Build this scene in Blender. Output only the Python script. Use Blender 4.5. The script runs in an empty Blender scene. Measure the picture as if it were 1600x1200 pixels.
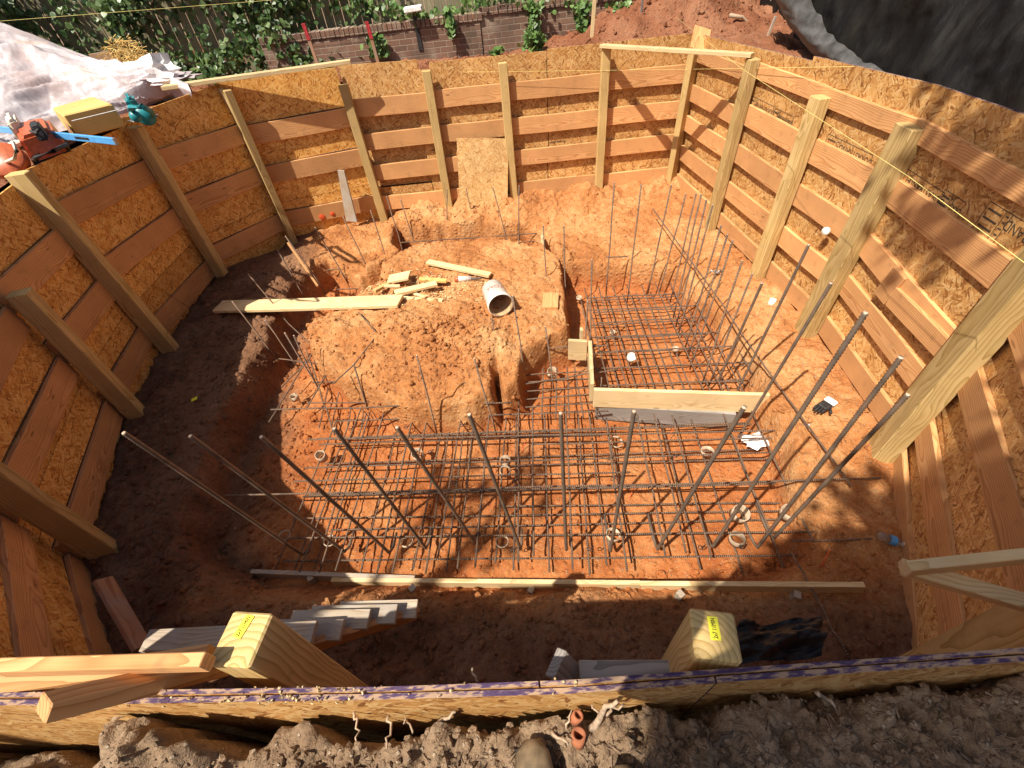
import bpy, bmesh, math, random
import numpy as np
from mathutils import Vector, Matrix, noise as mnoise
R = math.radians
random.seed(7); RNG = np.random.default_rng(11)
S = bpy.context.scene
C = S.collection

# ------------------------------------------------------------------ camera
H = 3.3                                   # eye height above the pit soil (z = 0)
F_PX, CX, CY = 700.0, 800.0, 600.0
_n = np.array([80.0, 700.0, F_PX]); _n /= np.linalg.norm(_n)
_f = np.array([0, 0, 1.0]); _f = _f - (_f @ _n) * _n; _f /= np.linalg.norm(_f)
_r = np.cross(_n, _f)
if _r[0] < 0: _r = -_r
M3 = np.array([_r, _f, -_n])              # camera (x right, y down, z forward) -> world
cam_d = bpy.data.cameras.new('camera'); cam = bpy.data.objects.new('camera', cam_d); C.objects.link(cam)
cam_d.sensor_width = 36.0; cam_d.lens = 36.0 * F_PX / 1600.0; cam_d.clip_start = 0.02; cam_d.clip_end = 500
_cm = Matrix.Identity(4)
for i in range(3):
    _cm[i][0] = M3[i, 0]; _cm[i][1] = -M3[i, 1]; _cm[i][2] = -M3[i, 2]
_cm[2][3] = H
cam.matrix_world = _cm
S.camera = cam
S.render.resolution_x = 1024; S.render.resolution_y = 768

# ------------------------------------------------------------------ light
SUN_D = Vector((0.50, 0.40, -1.0)).normalized()       # direction the light travels
W = bpy.data.worlds.new('World'); S.world = W; W.use_nodes = True
nt = W.node_tree; nt.nodes.clear()
sky = nt.nodes.new('ShaderNodeTexSky'); sky.sky_type = 'NISHITA'; sky.sun_disc = False
sky.sun_elevation = math.asin(-SUN_D.z); sky.sun_rotation = math.atan2(-SUN_D.x, -SUN_D.y)
sky.air_density = 0.75; sky.dust_density = 3.0; sky.ozone_density = 0.4
bg = nt.nodes.new('ShaderNodeBackground'); bg.inputs['Strength'].default_value = 0.076
wo = nt.nodes.new('ShaderNodeOutputWorld')
nt.links.new(sky.outputs[0], bg.inputs[0]); nt.links.new(bg.outputs[0], wo.inputs[0])
sl = bpy.data.lights.new('sun', 'SUN'); sl.energy = 5.0; sl.angle = R(0.53); sl.color = (1.0, 0.93, 0.82)
so = bpy.data.objects.new('sun', sl); C.objects.link(so); so.location = (-6, -5, 14)
so.rotation_euler = SUN_D.to_track_quat('-Z', 'Y').to_euler()
S.view_settings.view_transform = 'Standard'; S.view_settings.look = 'None'
S.view_settings.exposure = 0.68; S.view_settings.gamma = 1
S.view_settings.use_curve_mapping = False
S.cycles.max_bounces = 8; S.cycles.diffuse_bounces = 5

# ------------------------------------------------------------------ geometry from sight lines
def ray(px, py):
    return Vector(M3 @ np.array([px - CX, py - CY, F_PX]))
def at(px, py, z=0.0):                     # where a sight line meets the level z
    d = ray(px, py); t = (z - H) / d.z
    return Vector((d.x * t, d.y * t, z))
def on_line(px, py, x, y):                 # nearest point to the upright through x, y
    d = ray(px, py); t = math.hypot(x, y) / math.hypot(d.x, d.y)
    return Vector((d.x * t, d.y * t, H + d.z * t))
def on_plane(px, py, a, b):                # upright plane through a, b
    d = ray(px, py); nx, ny = -(b[1] - a[1]), b[0] - a[0]
    t = (nx * a[0] + ny * a[1]) / (nx * d.x + ny * d.y)
    return Vector((d.x * t, d.y * t, H + d.z * t))

# ------------------------------------------------------------------ node helpers
class NB:
    def __init__(s, name):
        s.m = bpy.data.materials.new(name); s.m.use_nodes = True; s.t = s.m.node_tree; s.t.nodes.clear()
        s.out = s.t.nodes.new('ShaderNodeOutputMaterial')
        s.p = s.t.nodes.new('ShaderNodeBsdfPrincipled'); s.t.links.new(s.p.outputs[0], s.out.inputs[0])
    def n(s, t, **k):
        o = s.t.nodes.new('ShaderNode' + t)
        for a, b in k.items(): setattr(o, a, b)
        return o
    def inp(s, sock, v):
        if hasattr(v, 'node') or isinstance(v, bpy.types.NodeSocket): s.t.links.new(v, sock)
        else: sock.default_value = v
    def coord(s, kind='Object'): return s.n('TexCoord').outputs[kind]
    def rnd(s): return s.n('ObjectInfo').outputs['Random']
    def math(s, op, a, b=0.0, c=None):
        o = s.n('Math', operation=op); s.inp(o.inputs[0], a); s.inp(o.inputs[1], b)
        if c is not None: s.inp(o.inputs[2], c)
        return o.outputs[0]
    def vmath(s, op, a, b=(0, 0, 0), scale=None):
        o = s.n('VectorMath', operation=op); s.inp(o.inputs[0], a); s.inp(o.inputs[1], b)
        if scale is not None: s.inp(o.inputs['Scale'], scale)
        return o.outputs['Value'] if op in ('LENGTH', 'DISTANCE', 'DOT_PRODUCT') else o.outputs[0]
    def mapping(s, v, loc=(0, 0, 0), rot=(0, 0, 0), sc=(1, 1, 1)):
        o = s.n('Mapping'); s.inp(o.inputs[0], v); s.inp(o.inputs[1], loc); s.inp(o.inputs[2], rot); s.inp(o.inputs[3], sc)
        return o.outputs[0]
    def noise(s, v, scale=5, detail=3, rough=0.55, out='Fac'):
        o = s.n('TexNoise'); s.inp(o.inputs['Vector'], v); s.inp(o.inputs['Scale'], scale)
        s.inp(o.inputs['Detail'], detail); s.inp(o.inputs['Roughness'], rough); return o.outputs[out]
    def voro(s, v, scale=5, out='Color', feature='F1', rand=1.0):
        o = s.n('TexVoronoi', feature=feature); s.inp(o.inputs['Vector'], v); s.inp(o.inputs['Scale'], scale)
        s.inp(o.inputs['Randomness'], rand); return o.outputs[out]
    def ramp(s, f, stops):
        o = s.n('ValToRGB'); e = o.color_ramp.elements
        while len(e) < len(stops): e.new(0.5)
        for q, (p, c) in zip(e, stops):
            q.position = p; q.color = (*c, 1) if len(c) == 3 else c
        s.inp(o.inputs[0], f); return o.outputs[0]
    def mix(s, f, a, b, mode='MIX'):
        o = s.n('Mix', data_type='RGBA', blend_type=mode)
        s.inp(o.inputs[0], f)
        for k, v in ((6, a), (7, b)):
            if isinstance(v, tuple) and len(v) == 3: v = (*v, 1)
            s.inp(o.inputs[k], v)
        return o.outputs[2]
    def sep(s, v):
        o = s.n('SeparateXYZ'); s.inp(o.inputs[0], v); return o.outputs
    def comb(s, x, y, z):
        o = s.n('CombineXYZ'); [s.inp(o.inputs[i], q) for i, q in enumerate((x, y, z))]; return o.outputs[0]
    def step(s, v, lo, hi):
        o = s.n('MapRange', interpolation_type='SMOOTHSTEP'); s.inp(o.inputs[0], v)
        o.inputs[1].default_value = lo; o.inputs[2].default_value = hi; return o.outputs[0]
    def bump(s, h, strength=0.3, dist=0.01):
        o = s.n('Bump'); s.inp(o.inputs['Height'], h); o.inputs['Strength'].default_value = strength
        o.inputs['Distance'].default_value = dist; s.t.links.new(o.outputs[0], s.p.inputs['Normal'])
    def done(s, col, rough=0.8, spec=0.25, metal=0.0):
        if isinstance(col, tuple) and len(col) == 3: col = (*col, 1)
        s.inp(s.p.inputs['Base Color'], col); s.inp(s.p.inputs['Roughness'], rough)
        s.p.inputs['Specular IOR Level'].default_value = spec; s.p.inputs['Metallic'].default_value = metal
        return s.m

def m_plain(name, col, rough=0.5, spec=0.4, metal=0.0, var=0.12, scale=25):
    b = NB(name); v = b.coord(); nz = b.noise(v, scale, 4)
    d = tuple(c * (1 - 2.2 * var) for c in col); l = tuple(min(1, c * (1 + var)) for c in col)
    c = b.ramp(nz, [(0.3, d), (0.7, l)])
    b.bump(nz, 0.15, 0.004)
    return b.done(c, rough, spec, metal)

def m_wood(name, dark, mid, light, ring=95.0, knots=0.6, grey=None, rough=0.75, dirt=0.3):
    """solid wood: growth rings round an off-centre pith, so boards show cathedral grain and end rings"""
    b = NB(name); v = b.coord(); r = b.rnd()
    off = b.comb(b.math('MULTIPLY', r, 37.0), 0, 0)
    vv = b.vmath('ADD', v, off)
    x, y, z = b.sep(vv)
    lowv = b.comb(b.math('MULTIPLY', x, 0.9), b.math('MULTIPLY', y, 3), b.math('MULTIPLY', z, 3))
    wob = b.noise(lowv, 1.3, 3)
    oy = b.math('ADD', b.math('MULTIPLY', b.math('FRACT', b.math('MULTIPLY', r, 7.3)), 0.16), -0.08)
    oz = b.math('ADD', b.math('MULTIPLY', b.math('FRACT', b.math('MULTIPLY', r, 13.7)), 0.10), 0.02)
    ry = b.math('ADD', y, oy); rz = b.math('ADD', z, oz)
    rad = b.math('SQRT', b.math('ADD', b.math('MULTIPLY', ry, ry), b.math('MULTIPLY', rz, rz)))
    rad = b.math('ADD', rad, b.math('MULTIPLY', wob, 0.085))
    # knots bend the grain
    kv = b.comb(b.math('MULTIPLY', x, 1.9), b.math('MULTIPLY', y, 6.0), b.math('MULTIPLY', z, 6.0))
    kd = b.voro(kv, 1.0, 'Distance')
    rad = b.math('ADD', rad, b.math('MULTIPLY', b.step(kd, 0.42, 0.0), 0.03))
    rg = b.math('FRACT', b.math('MULTIPLY', rad, ring))
    rg = b.math('POWER', rg, 2.2)
    fib = b.noise(b.comb(b.math('MULTIPLY', x, 4.0), b.math('MULTIPLY', y, 170.0), b.math('MULTIPLY', z, 170.0)), 1.0, 3)
    col = b.ramp(b.math('ADD', b.math('MULTIPLY', rg, 0.62), b.math('MULTIPLY', fib, 0.38)), [(0.15, light), (0.5, mid), (0.95, dark)])
    tint = b.math('ADD', 0.82, b.math('MULTIPLY', b.math('FRACT', b.math('MULTIPLY', r, 3.7)), 0.34))
    patch = b.noise(vv, 2.2, 4)
    col = b.mix(1.0, col, b.ramp(patch, [(0.25, (0.80, 0.78, 0.76)), (0.75, (1.1, 1.1, 1.1))]), 'MULTIPLY')
    col = b.mix(1.0, col, b.comb(tint, tint, tint), 'MULTIPLY')
    if knots:
        km = b.step(kd, 0.075, 0.045)
        col = b.mix(b.math('MULTIPLY', km, knots), col, tuple(c * 0.35 for c in dark))
    if grey:
        col = b.mix(b.step(b.noise(vv, 5.0, 5), 0.35, 0.75), col, grey)
    dn = b.step(b.noise(b.coord(), 9.0, 6, 0.7), 0.56, 0.74)
    col = b.mix(b.math('MULTIPLY', dn, dirt), col, (0.16, 0.085, 0.045))
    b.bump(b.math('ADD', b.math('MULTIPLY', rg, 0.5), fib), 0.25, 0.002)
    return b.done(col, rough, 0.25)

def m_osb(name, tones, soil=0.35, damp=0.0):
    b = NB(name); v = b.coord(); r = b.rnd()
    x, y, z = b.sep(v)
    base = b.comb(b.math('ADD', x, b.math('MULTIPLY', r, 31.0)), y, 0)
    wv = b.noise(base, 9.0, 2, 0.5, 'Color')
    warp = b.vmath('ADD', base, b.vmath('SCALE', b.vmath('SUBTRACT', wv, (0.5, 0.5, 0.5)), scale=0.045))
    val = pri = None
    for k, (ang, sx, sy) in enumerate(((0.25, 11, 62), (-0.75, 13, 74), (1.25, 12, 66), (2.1, 14, 60), (0.7, 15, 84))):
        q = b.mapping(b.mapping(warp, (k * 3.1, k * 1.7, 0), (0, 0, ang)), sc=(sx, sy, 1))
        c = b.voro(q, 1.0, 'Color', rand=1.0)
        cr, cg, cb = b.sep(c)
        grain = b.noise(b.mapping(q, sc=(1.0, 5.0, 1)), 1.6, 2)
        cr = b.math('ADD', b.math('MULTIPLY', cr, 0.85), b.math('MULTIPLY', grain, 0.3))
        if val is None: val, pri = cr, cg
        else:
            gt = b.math('GREATER_THAN', cg, pri)
            mx = b.n('Mix', data_type='FLOAT'); b.inp(mx.inputs[0], gt); b.inp(mx.inputs[2], val); b.inp(mx.inputs[3], cr); val = mx.outputs[0]
            pri = b.math('MAXIMUM', pri, cg)
    col = b.ramp(val, [(0.12, tones[0]), (0.3, tones[1]), (0.62, tones[2]), (0.95, tones[3])])
    big = b.noise(base, 1.7, 4)
    col = b.mix(1.0, col, b.ramp(big, [(0.3, (0.78, 0.75, 0.72)), (0.7, (1.12, 1.12, 1.12))]), 'MULTIPLY')
    t = b.math('ADD', 0.86, b.math('MULTIPLY', b.math('FRACT', b.math('MULTIPLY', r, 5.3)), 0.26))
    col = b.mix(1.0, col, b.comb(t, t, t), 'MULTIPLY')
    dn = b.step(b.noise(base, 6.0, 6, 0.7), 0.55, 0.75)
    col = b.mix(b.math('MULTIPLY', dn, soil), col, (0.20, 0.10, 0.05))
    b.bump(val, 0.35, 0.003)
    return b.done(col, 0.62, 0.3)

def m_soil(name, a, b_, c, stone, peb=0.5, scale=1.0, brown=None):
    b = NB(name); v = b.coord('Object')
    n1 = b.noise(v, 1.3 * scale, 6, 0.62); n2 = b.noise(v, 14 * scale, 6, 0.7); n3 = b.noise(v, 70 * scale, 4, 0.7)
    f = b.math('ADD', b.math('MULTIPLY', n1, 0.55), b.math('ADD', b.math('MULTIPLY', n2, 0.35), b.math('MULTIPLY', n3, 0.3)))
    col = b.ramp(f, [(0.38, a), (0.58, b_), (0.8, c)])
    if brown:                                  # brown soil along the left, deepened for shade; near wall's shade painted in it
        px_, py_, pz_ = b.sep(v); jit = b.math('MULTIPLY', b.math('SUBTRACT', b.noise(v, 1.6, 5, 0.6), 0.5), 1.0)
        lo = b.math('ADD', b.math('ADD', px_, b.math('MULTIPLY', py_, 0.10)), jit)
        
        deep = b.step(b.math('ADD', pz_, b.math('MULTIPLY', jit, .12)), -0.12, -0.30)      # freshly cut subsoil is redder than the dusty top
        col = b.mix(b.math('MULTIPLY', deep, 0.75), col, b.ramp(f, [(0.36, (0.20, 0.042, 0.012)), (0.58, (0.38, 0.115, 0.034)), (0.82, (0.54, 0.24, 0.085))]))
        m1 = b.step(lo, -2.0, -2.55); near_shade = b.math('MULTIPLY', b.step(b.math('ADD', b.math('ADD', py_, b.math('MULTIPLY', px_, .1)), b.math('MULTIPLY', jit, .5)), 1.35, 0.95), 0.95)
        col = b.mix(b.math('MAXIMUM', m1, near_shade), col, b.ramp(f, [(0.38, brown[0]), (0.58, brown[1]), (0.8, brown[2])]))
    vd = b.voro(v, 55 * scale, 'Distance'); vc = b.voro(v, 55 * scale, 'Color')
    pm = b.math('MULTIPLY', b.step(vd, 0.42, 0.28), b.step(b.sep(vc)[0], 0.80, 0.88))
    col = b.mix(b.math('MULTIPLY', pm, peb if not brown else b.math('MULTIPLY', b.math('SUBTRACT', 1.0, b.math('MAXIMUM', m1, near_shade)), peb)), col, stone)
    vd2 = b.voro(v, 20 * scale, 'Distance'); vc2 = b.voro(v, 20 * scale, 'Color')
    cl = b.math('MULTIPLY', b.step(vd2, 0.6, 0.1), b.sep(vc2)[1])
    h = b.math('ADD', b.math('MULTIPLY', n2, 1.0), b.math('ADD', b.math('MULTIPLY', n3, 0.6), b.math('ADD', b.math('MULTIPLY', cl, 0.8), b.math('MULTIPLY', pm, 0.5))))
    b.bump(h, 0.9, 0.022)
    return b.done(col, 0.95, 0.1)

MAT = {}
def mats():
    M = MAT
    M['fir'] = m_wood('fir_wood', (0.36, 0.155, 0.052), (0.56, 0.275, 0.105), (0.66, 0.365, 0.155), 70)
    M['post'] = m_wood('treated_pine', (0.30, 0.19, 0.058), (0.48, 0.325, 0.12), (0.59, 0.42, 0.185), 60, dirt=0.25)
    M['pale'] = m_wood('pale_pine', (0.50, 0.32, 0.13), (0.64, 0.46, 0.23), (0.72, 0.56, 0.32), 80, dirt=0.2)
    M['weather'] = m_wood('weathered_wood', (0.24, 0.17, 0.11), (0.38, 0.29, 0.20), (0.48, 0.39, 0.29), 80, grey=(0.36, 0.32, 0.27))
    M['cedar'] = m_wood('cedar_board', (0.26, 0.11, 0.05), (0.38, 0.18, 0.09), (0.44, 0.25, 0.14), 70, grey=(0.30, 0.22, 0.17))
    M['greywood'] = m_wood('grey_wood', (0.16, 0.14, 0.12), (0.28, 0.25, 0.22), (0.38, 0.35, 0.31), 80)
    M['osb'] = m_osb('strand_board', ((0.20, 0.07, 0.016), (0.45, 0.21, 0.060), (0.60, 0.325, 0.105), (0.69, 0.445, 0.19)))
    M['osb_sunlit'] = m_osb('strand_board_sunlit', ((0.42, 0.21, 0.07), (0.58, 0.33, 0.12), (0.68, 0.42, 0.17), (0.78, 0.54, 0.25)), 0.12)  # less soil; sun on the tilted sheet put into its brighter tones
    M['osb_shade_lift'] = m_osb('strand_board_shade_lift', ((0.26, 0.09, 0.015), (0.56, 0.245, 0.050), (0.72, 0.375, 0.092), (0.80, 0.51, 0.18)), 0.35)  # lighter tones: bounce light on the shaded left wall put into the colour
    b = NB('sealed_edge_paint'); v = b.coord(); f = b.noise(b.mapping(v, sc=(1, 4, 4)), 22, 5, 0.65)
    M['purple'] = b.done(b.ramp(f, [(0.36, (0.050, 0.028, 0.068)), (0.47, (0.085, 0.052, 0.095)), (0.56, (0.34, 0.22, 0.14))]), 0.8, 0.2)
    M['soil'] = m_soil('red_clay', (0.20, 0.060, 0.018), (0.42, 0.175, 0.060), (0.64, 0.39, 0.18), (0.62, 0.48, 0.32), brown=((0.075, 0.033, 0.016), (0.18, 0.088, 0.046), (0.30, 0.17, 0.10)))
    M['ledge'] = m_soil('ledge_soil', (0.05, 0.03, 0.018), (0.11, 0.065, 0.04), (0.2, 0.12, 0.07), (0.3, 0.2, 0.14))
    M['topsoil'] = m_soil('brown_topsoil', (0.10, 0.062, 0.038), (0.24, 0.16, 0.098), (0.40, 0.29, 0.19), (0.50, 0.40, 0.29))
    M['redsoil'] = m_soil('red_spoil', (0.11, 0.038, 0.018), (0.22, 0.085, 0.042), (0.34, 0.17, 0.095), (0.42, 0.30, 0.20))
    # reinforcing steel
    b = NB('rusty_steel'); v = b.coord(); nz = b.noise(v, 9, 5); uvx = b.sep(b.coord('UV'))[0]
    rib = b.math('SINE', b.math('MULTIPLY', uvx, 2 * math.pi / 0.016))
    col = b.ramp(nz, [(0.35, (0.17, 0.12, 0.09)), (0.55, (0.28, 0.19, 0.13)), (0.75, (0.40, 0.22, 0.12))])
    b.bump(rib, 0.9, 0.006); M['rebar'] = b.done(col, 0.55, 0.4, 0.35)
    b = NB('ribbed_steel'); v = b.coord(); nz = b.noise(v, 9, 5)
    col = b.ramp(nz, [(0.3, (0.13, 0.095, 0.07)), (0.55, (0.22, 0.165, 0.12)), (0.75, (0.33, 0.20, 0.12))])
    M['rebar_big'] = b.done(col, 0.5, 0.45, 0.35)
    M['rebar_cut'] = m_plain('cut_steel_tip', (0.62, 0.42, 0.28), 0.6)
    M['pvc'] = m_plain('dusty_white_plastic', (0.50, 0.38, 0.26), 0.45, var=0.18, scale=18)
    M['bucket'] = m_plain('white_bucket_plastic', (0.80, 0.74, 0.64), 0.4, var=0.05)
    M['bucketin'] = m_plain('bucket_inside_dirt', (0.50, 0.34, 0.18), 0.8, var=0.2)
    M['ink'] = m_plain('stamp_ink', (0.07, 0.045, 0.025), 0.8)
    M['redink'] = m_plain('red_print', (0.45, 0.12, 0.08), 0.7)
    M['tape'] = m_plain('yellow_tape', (0.86, 0.80, 0.05), 0.5, var=0.05)
    M['string'] = m_plain('yellow_string', (0.80, 0.66, 0.22), 0.7)
    M['black'] = m_plain('black_plastic', (0.018, 0.017, 0.018), 0.55, 0.25, var=0.3)
    M['dark'] = m_plain('dark_rubber', (0.03, 0.028, 0.027), 0.6, 0.4, var=0.3)
    M['steel'] = m_plain('grey_steel', (0.38, 0.37, 0.36), 0.4, 0.5, 0.7)
    M['teal'] = m_plain('teal_plastic', (0.02, 0.22, 0.24), 0.4)
    M['orange'] = m_plain('orange_plastic', (0.50, 0.12, 0.045), 0.4, var=0.15)
    M['cream'] = m_plain('cream_plastic', (0.72, 0.68, 0.56), 0.45)
    M['blue'] = m_plain('blue_aluminium', (0.10, 0.36, 0.72), 0.4, var=0.08)
    M['redpaint'] = m_plain('red_spray_paint', (0.45, 0.03, 0.035), 0.8, var=0.35, scale=40)
    M['orangepaint'] = m_plain('orange_marking_paint', (0.75, 0.12, 0.03), 0.8)
    M['carton'] = m_wood('yellow_lumber', (0.46, 0.27, 0.07), (0.60, 0.39, 0.12), (0.70, 0.49, 0.19), 70, dirt=0.15)
    M['paper'] = m_plain('white_wrapper', (0.82, 0.80, 0.76), 0.5, var=0.1)
    M['boot'] = m_plain('brown_boot_leather', (0.20, 0.14, 0.08), 0.6, var=0.3)
    M['jeans'] = m_plain('blue_denim', (0.05, 0.07, 0.13), 0.9)
    M['shirt'] = m_plain('grey_shirt', (0.20, 0.21, 0.22), 0.9)
    M['skin'] = m_plain('skin', (0.55, 0.33, 0.22), 0.6, var=0.05)
    M['hair'] = m_plain('dark_hair', (0.05, 0.03, 0.02), 0.7)
    M['clay'] = m_plain('terracotta', (0.36, 0.125, 0.055), 0.8, var=0.15)
    M['stone'] = m_plain('pale_stone', (0.30, 0.21, 0.14), 0.85, var=0.2)
    M['root'] = m_plain('dry_root', (0.42, 0.30, 0.20), 0.85, var=0.25, scale=60)
    M['mulch'] = m_plain('mulch_chips', (0.22, 0.145, 0.09), 0.9, var=0.35, scale=40)
    M['bark'] = m_plain('tree_bark', (0.13, 0.09, 0.06), 0.9, var=0.3)
    M['vine'] = m_plain('vine_stem', (0.16, 0.11, 0.07), 0.9, var=0.3)
    # leaves
    for nm, c1, c2, c3 in (('leaf', (0.020, 0.05, 0.012), (0.065, 0.12, 0.032), (0.15, 0.21, 0.07)),
                           ('leaf_bright', (0.05, 0.10, 0.025), (0.11, 0.20, 0.05), (0.20, 0.30, 0.09))):
        b = NB(nm); v = b.coord(); geo = b.n('NewGeometry')
        f = b.math('ADD', b.math('MULTIPLY', geo.outputs['Random Per Island'], 0.75), b.math('MULTIPLY', b.noise(v, 2.0, 3), 0.3))
        col = b.ramp(f, [(0.15, c1), (0.5, c2), (0.95, c3)])
        M[nm] = b.done(col, 0.4, 0.4)
        tr = b.n('BsdfTranslucent'); b.inp(tr.inputs[0], col); mx = b.n('MixShader'); mx.inputs[0].default_value = 0.22
        b.t.links.new(b.p.outputs[0], mx.inputs[1]); b.t.links.new(tr.outputs[0], mx.inputs[2]); b.t.links.new(mx.outputs[0], b.out.inputs[0])
    # brick
    b = NB('old_brick'); v = b.coord(); wv = b.noise(v, 6, 3, 0.5, 'Color')
    x, y, z = b.sep(b.vmath('ADD', v, b.vmath('SCALE', b.vmath('SUBTRACT', wv, (0.5, 0.5, 0.5)), scale=0.012)))
    bt = b.n('TexBrick'); b.inp(bt.inputs['Vector'], b.comb(x, z, 0)); bt.inputs['Scale'].default_value = 1.0
    bt.inputs['Brick Width'].default_value = 0.215; bt.inputs['Row Height'].default_value = 0.08; bt.inputs['Mortar Size'].default_value = 0.007
    bt.inputs['Mortar Smooth'].default_value = 0.4
    bt.inputs['Color1'].default_value = (0.22, 0.125, 0.085, 1); bt.inputs['Color2'].default_value = (0.14, 0.085, 0.062, 1); bt.inputs['Mortar'].default_value = (0.30, 0.23, 0.17, 1)
    st = b.noise(v, 3.5, 6, 0.7); col = b.mix(b.step(st, 0.5, 0.72), bt.outputs[0], (0.30, 0.23, 0.17)); col = b.mix(b.math('MULTIPLY', b.step(b.noise(v, 2.0, 5), 0.5, 0.7), 0.55), col, (0.10, 0.075, 0.055))
    b.bump(b.math('ADD', b.math('MULTIPLY', bt.outputs['Fac'], -1.0), b.math('MULTIPLY', b.noise(v, 40, 4), 0.5)), 0.7, 0.008); M['brick'] = b.done(col, 0.9, 0.15)
    # translucent sheet over red spoil
    b = NB('white_sheeting'); v = b.coord(); f = b.noise(v, 2.2, 6, 0.65)
    col = b.ramp(f, [(0.3, (0.38, 0.29, 0.27)), (0.5, (0.50, 0.44, 0.44)), (0.72, (0.62, 0.59, 0.60))])
    pat = b.step(b.noise(v, 1.1, 4), 0.60, 0.72); col = b.mix(b.math('MULTIPLY', pat, 0.6), col, (0.60, 0.36, 0.22))
    b.bump(b.noise(b.mapping(v, sc=(1, 3, 1)), 9, 5, 0.6), 0.5, 0.02); M['sheeting'] = b.done(col, 0.32, 0.5)
    # black sheet, dusty
    b = NB('black_sheeting'); v = b.coord(); f = b.noise(b.mapping(v, sc=(0.6, 1.6, 0.9)), 2.6, 6, 0.68)
    col = b.ramp(f, [(0.45, (0.005, 0.0042, 0.0038)), (0.62, (0.011, 0.0085, 0.0065)), (0.84, (0.030, 0.024, 0.019))])
    b.bump(b.noise(b.mapping(v, sc=(1, 2.5, 1)), 5, 6, 0.6), 0.6, 0.03); M['tarp'] = b.done(col, b.ramp(f, [(0.4, (0.62,) * 3), (0.7, (0.85,) * 3)]), 0.22)
    b = NB('dusty_fold'); v = b.coord(); f = b.noise(v, 6, 6, 0.65)
    col = b.ramp(f, [(0.3, (0.03, 0.028, 0.026)), (0.7, (0.12, 0.115, 0.11))]); b.bump(f, 0.6, 0.02); M['fold'] = b.done(col, 0.5, 0.4)
    # clear bottle
    b = NB('clear_plastic'); m = b.done((0.85, 0.9, 0.95), 0.08, 0.5); b.p.inputs['Transmission Weight'].default_value = 0.9; b.p.inputs['IOR'].default_value = 1.25; M['clear'] = m
    # end grain of fence etc
    M['fence'] = m_wood('old_fence_board', (0.12, 0.095, 0.05), (0.23, 0.19, 0.105), (0.33, 0.29, 0.18), 60, grey=(0.20, 0.19, 0.12))
mats()

# ------------------------------------------------------------------ object helpers
def setp(o, label=None, cat=None, group=None, kind=None):
    if label: o['label'] = label
    if cat: o['category'] = cat
    if group: o['group'] = group
    if kind: o['kind'] = kind
    return o
def root(name, loc, label, cat, group=None):
    o = bpy.data.objects.new(name, None); C.objects.link(o); o.location = loc; o.empty_display_size = 0.1
    return setp(o, label, cat, group)
def link(name, me, mat, parent=None, mw=None):
    o = bpy.data.objects.new(name, me); C.objects.link(o)
    for m in (mat if isinstance(mat, (list, tuple)) else [mat]):
        if m is not None: me.materials.append(MAT[m] if isinstance(m, str) else m)
    if parent is not None:
        o.parent = parent
        if mw is None: mw = Matrix.Identity(4)
    if mw is not None:
        if parent is not None:
            # parents carry a plain location (roots) or a full matrix (parts); both kept in WM
            o.matrix_local = WM(parent).inverted() @ mw
        else: o.matrix_world = mw
        o['_mw'] = [c for row in mw for c in row]
    return o
def WM(o):
    if '_mw' in o: 
        v = list(o['_mw']); return Matrix([v[0:4], v[4:8], v[8:12], v[12:16]])
    return Matrix.Translation(o.location)
def smooth(me, on=True):
    me.polygons.foreach_set('use_smooth', [on] * len(me.polygons))
def frame(p0, p1, up=(0, 0, 1)):
    x = (Vector(p1) - Vector(p0)); L = x.length; x.normalize(); u = Vector(up)
    z = (u - u.dot(x) * x)
    if z.length < 1e-4: z = Vector((1, 0, 0)) - x.x * x
    z.normalize(); y = z.cross(x)
    m = Matrix.Identity(4)
    for i in range(3): m[i][0], m[i][1], m[i][2] = x[i], y[i], z[i]
    m.translation = (Vector(p0) + Vector(p1)) / 2
    return m, L
def box_mesh(name, L, w, t, bev=0.004, jit=0.0, taper=None, warp=0.0):
    bm = bmesh.new(); bmesh.ops.create_cube(bm, size=1)
    for v in bm.verts:
        v.co = Vector((v.co.x * L, v.co.y * w, v.co.z * t))
    if taper:
        for v in bm.verts:
            if v.co.x > 0: v.co.y *= taper; 
    if warp and L > 0.5:
        es = [e for e in bm.edges if abs((e.verts[0].co - e.verts[1].co).x) > L * 0.9]
        bmesh.ops.subdivide_edges(bm, edges=es, cuts=5, use_grid_fill=True)
        ph = random.random() * 6; tw = (random.random() - 0.5) * warp
        for v in bm.verts:
            q = v.co.x / L
            v.co.z += warp * math.sin(q * 4 + ph) ; v.co.y += warp * 0.6 * math.cos(q * 3.1 + ph) + tw * q
    if bev: bmesh.ops.bevel(bm, geom=[e for e in bm.edges if e.calc_face_angle(0) > 0.6], offset=bev, segments=1, affect='EDGES')
    me = bpy.data.meshes.new(name); bm.to_mesh(me); bm.free(); return me
def board(name, p0, p1, w, t, mat, parent=None, up=(0, 0, 1), bev=0.003, taper=None, warp=0.0):
    m, L = frame(p0, p1, up)
    return link(name, box_mesh(name, L, w, t, bev, taper=taper, warp=warp), mat, parent, m)
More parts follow.
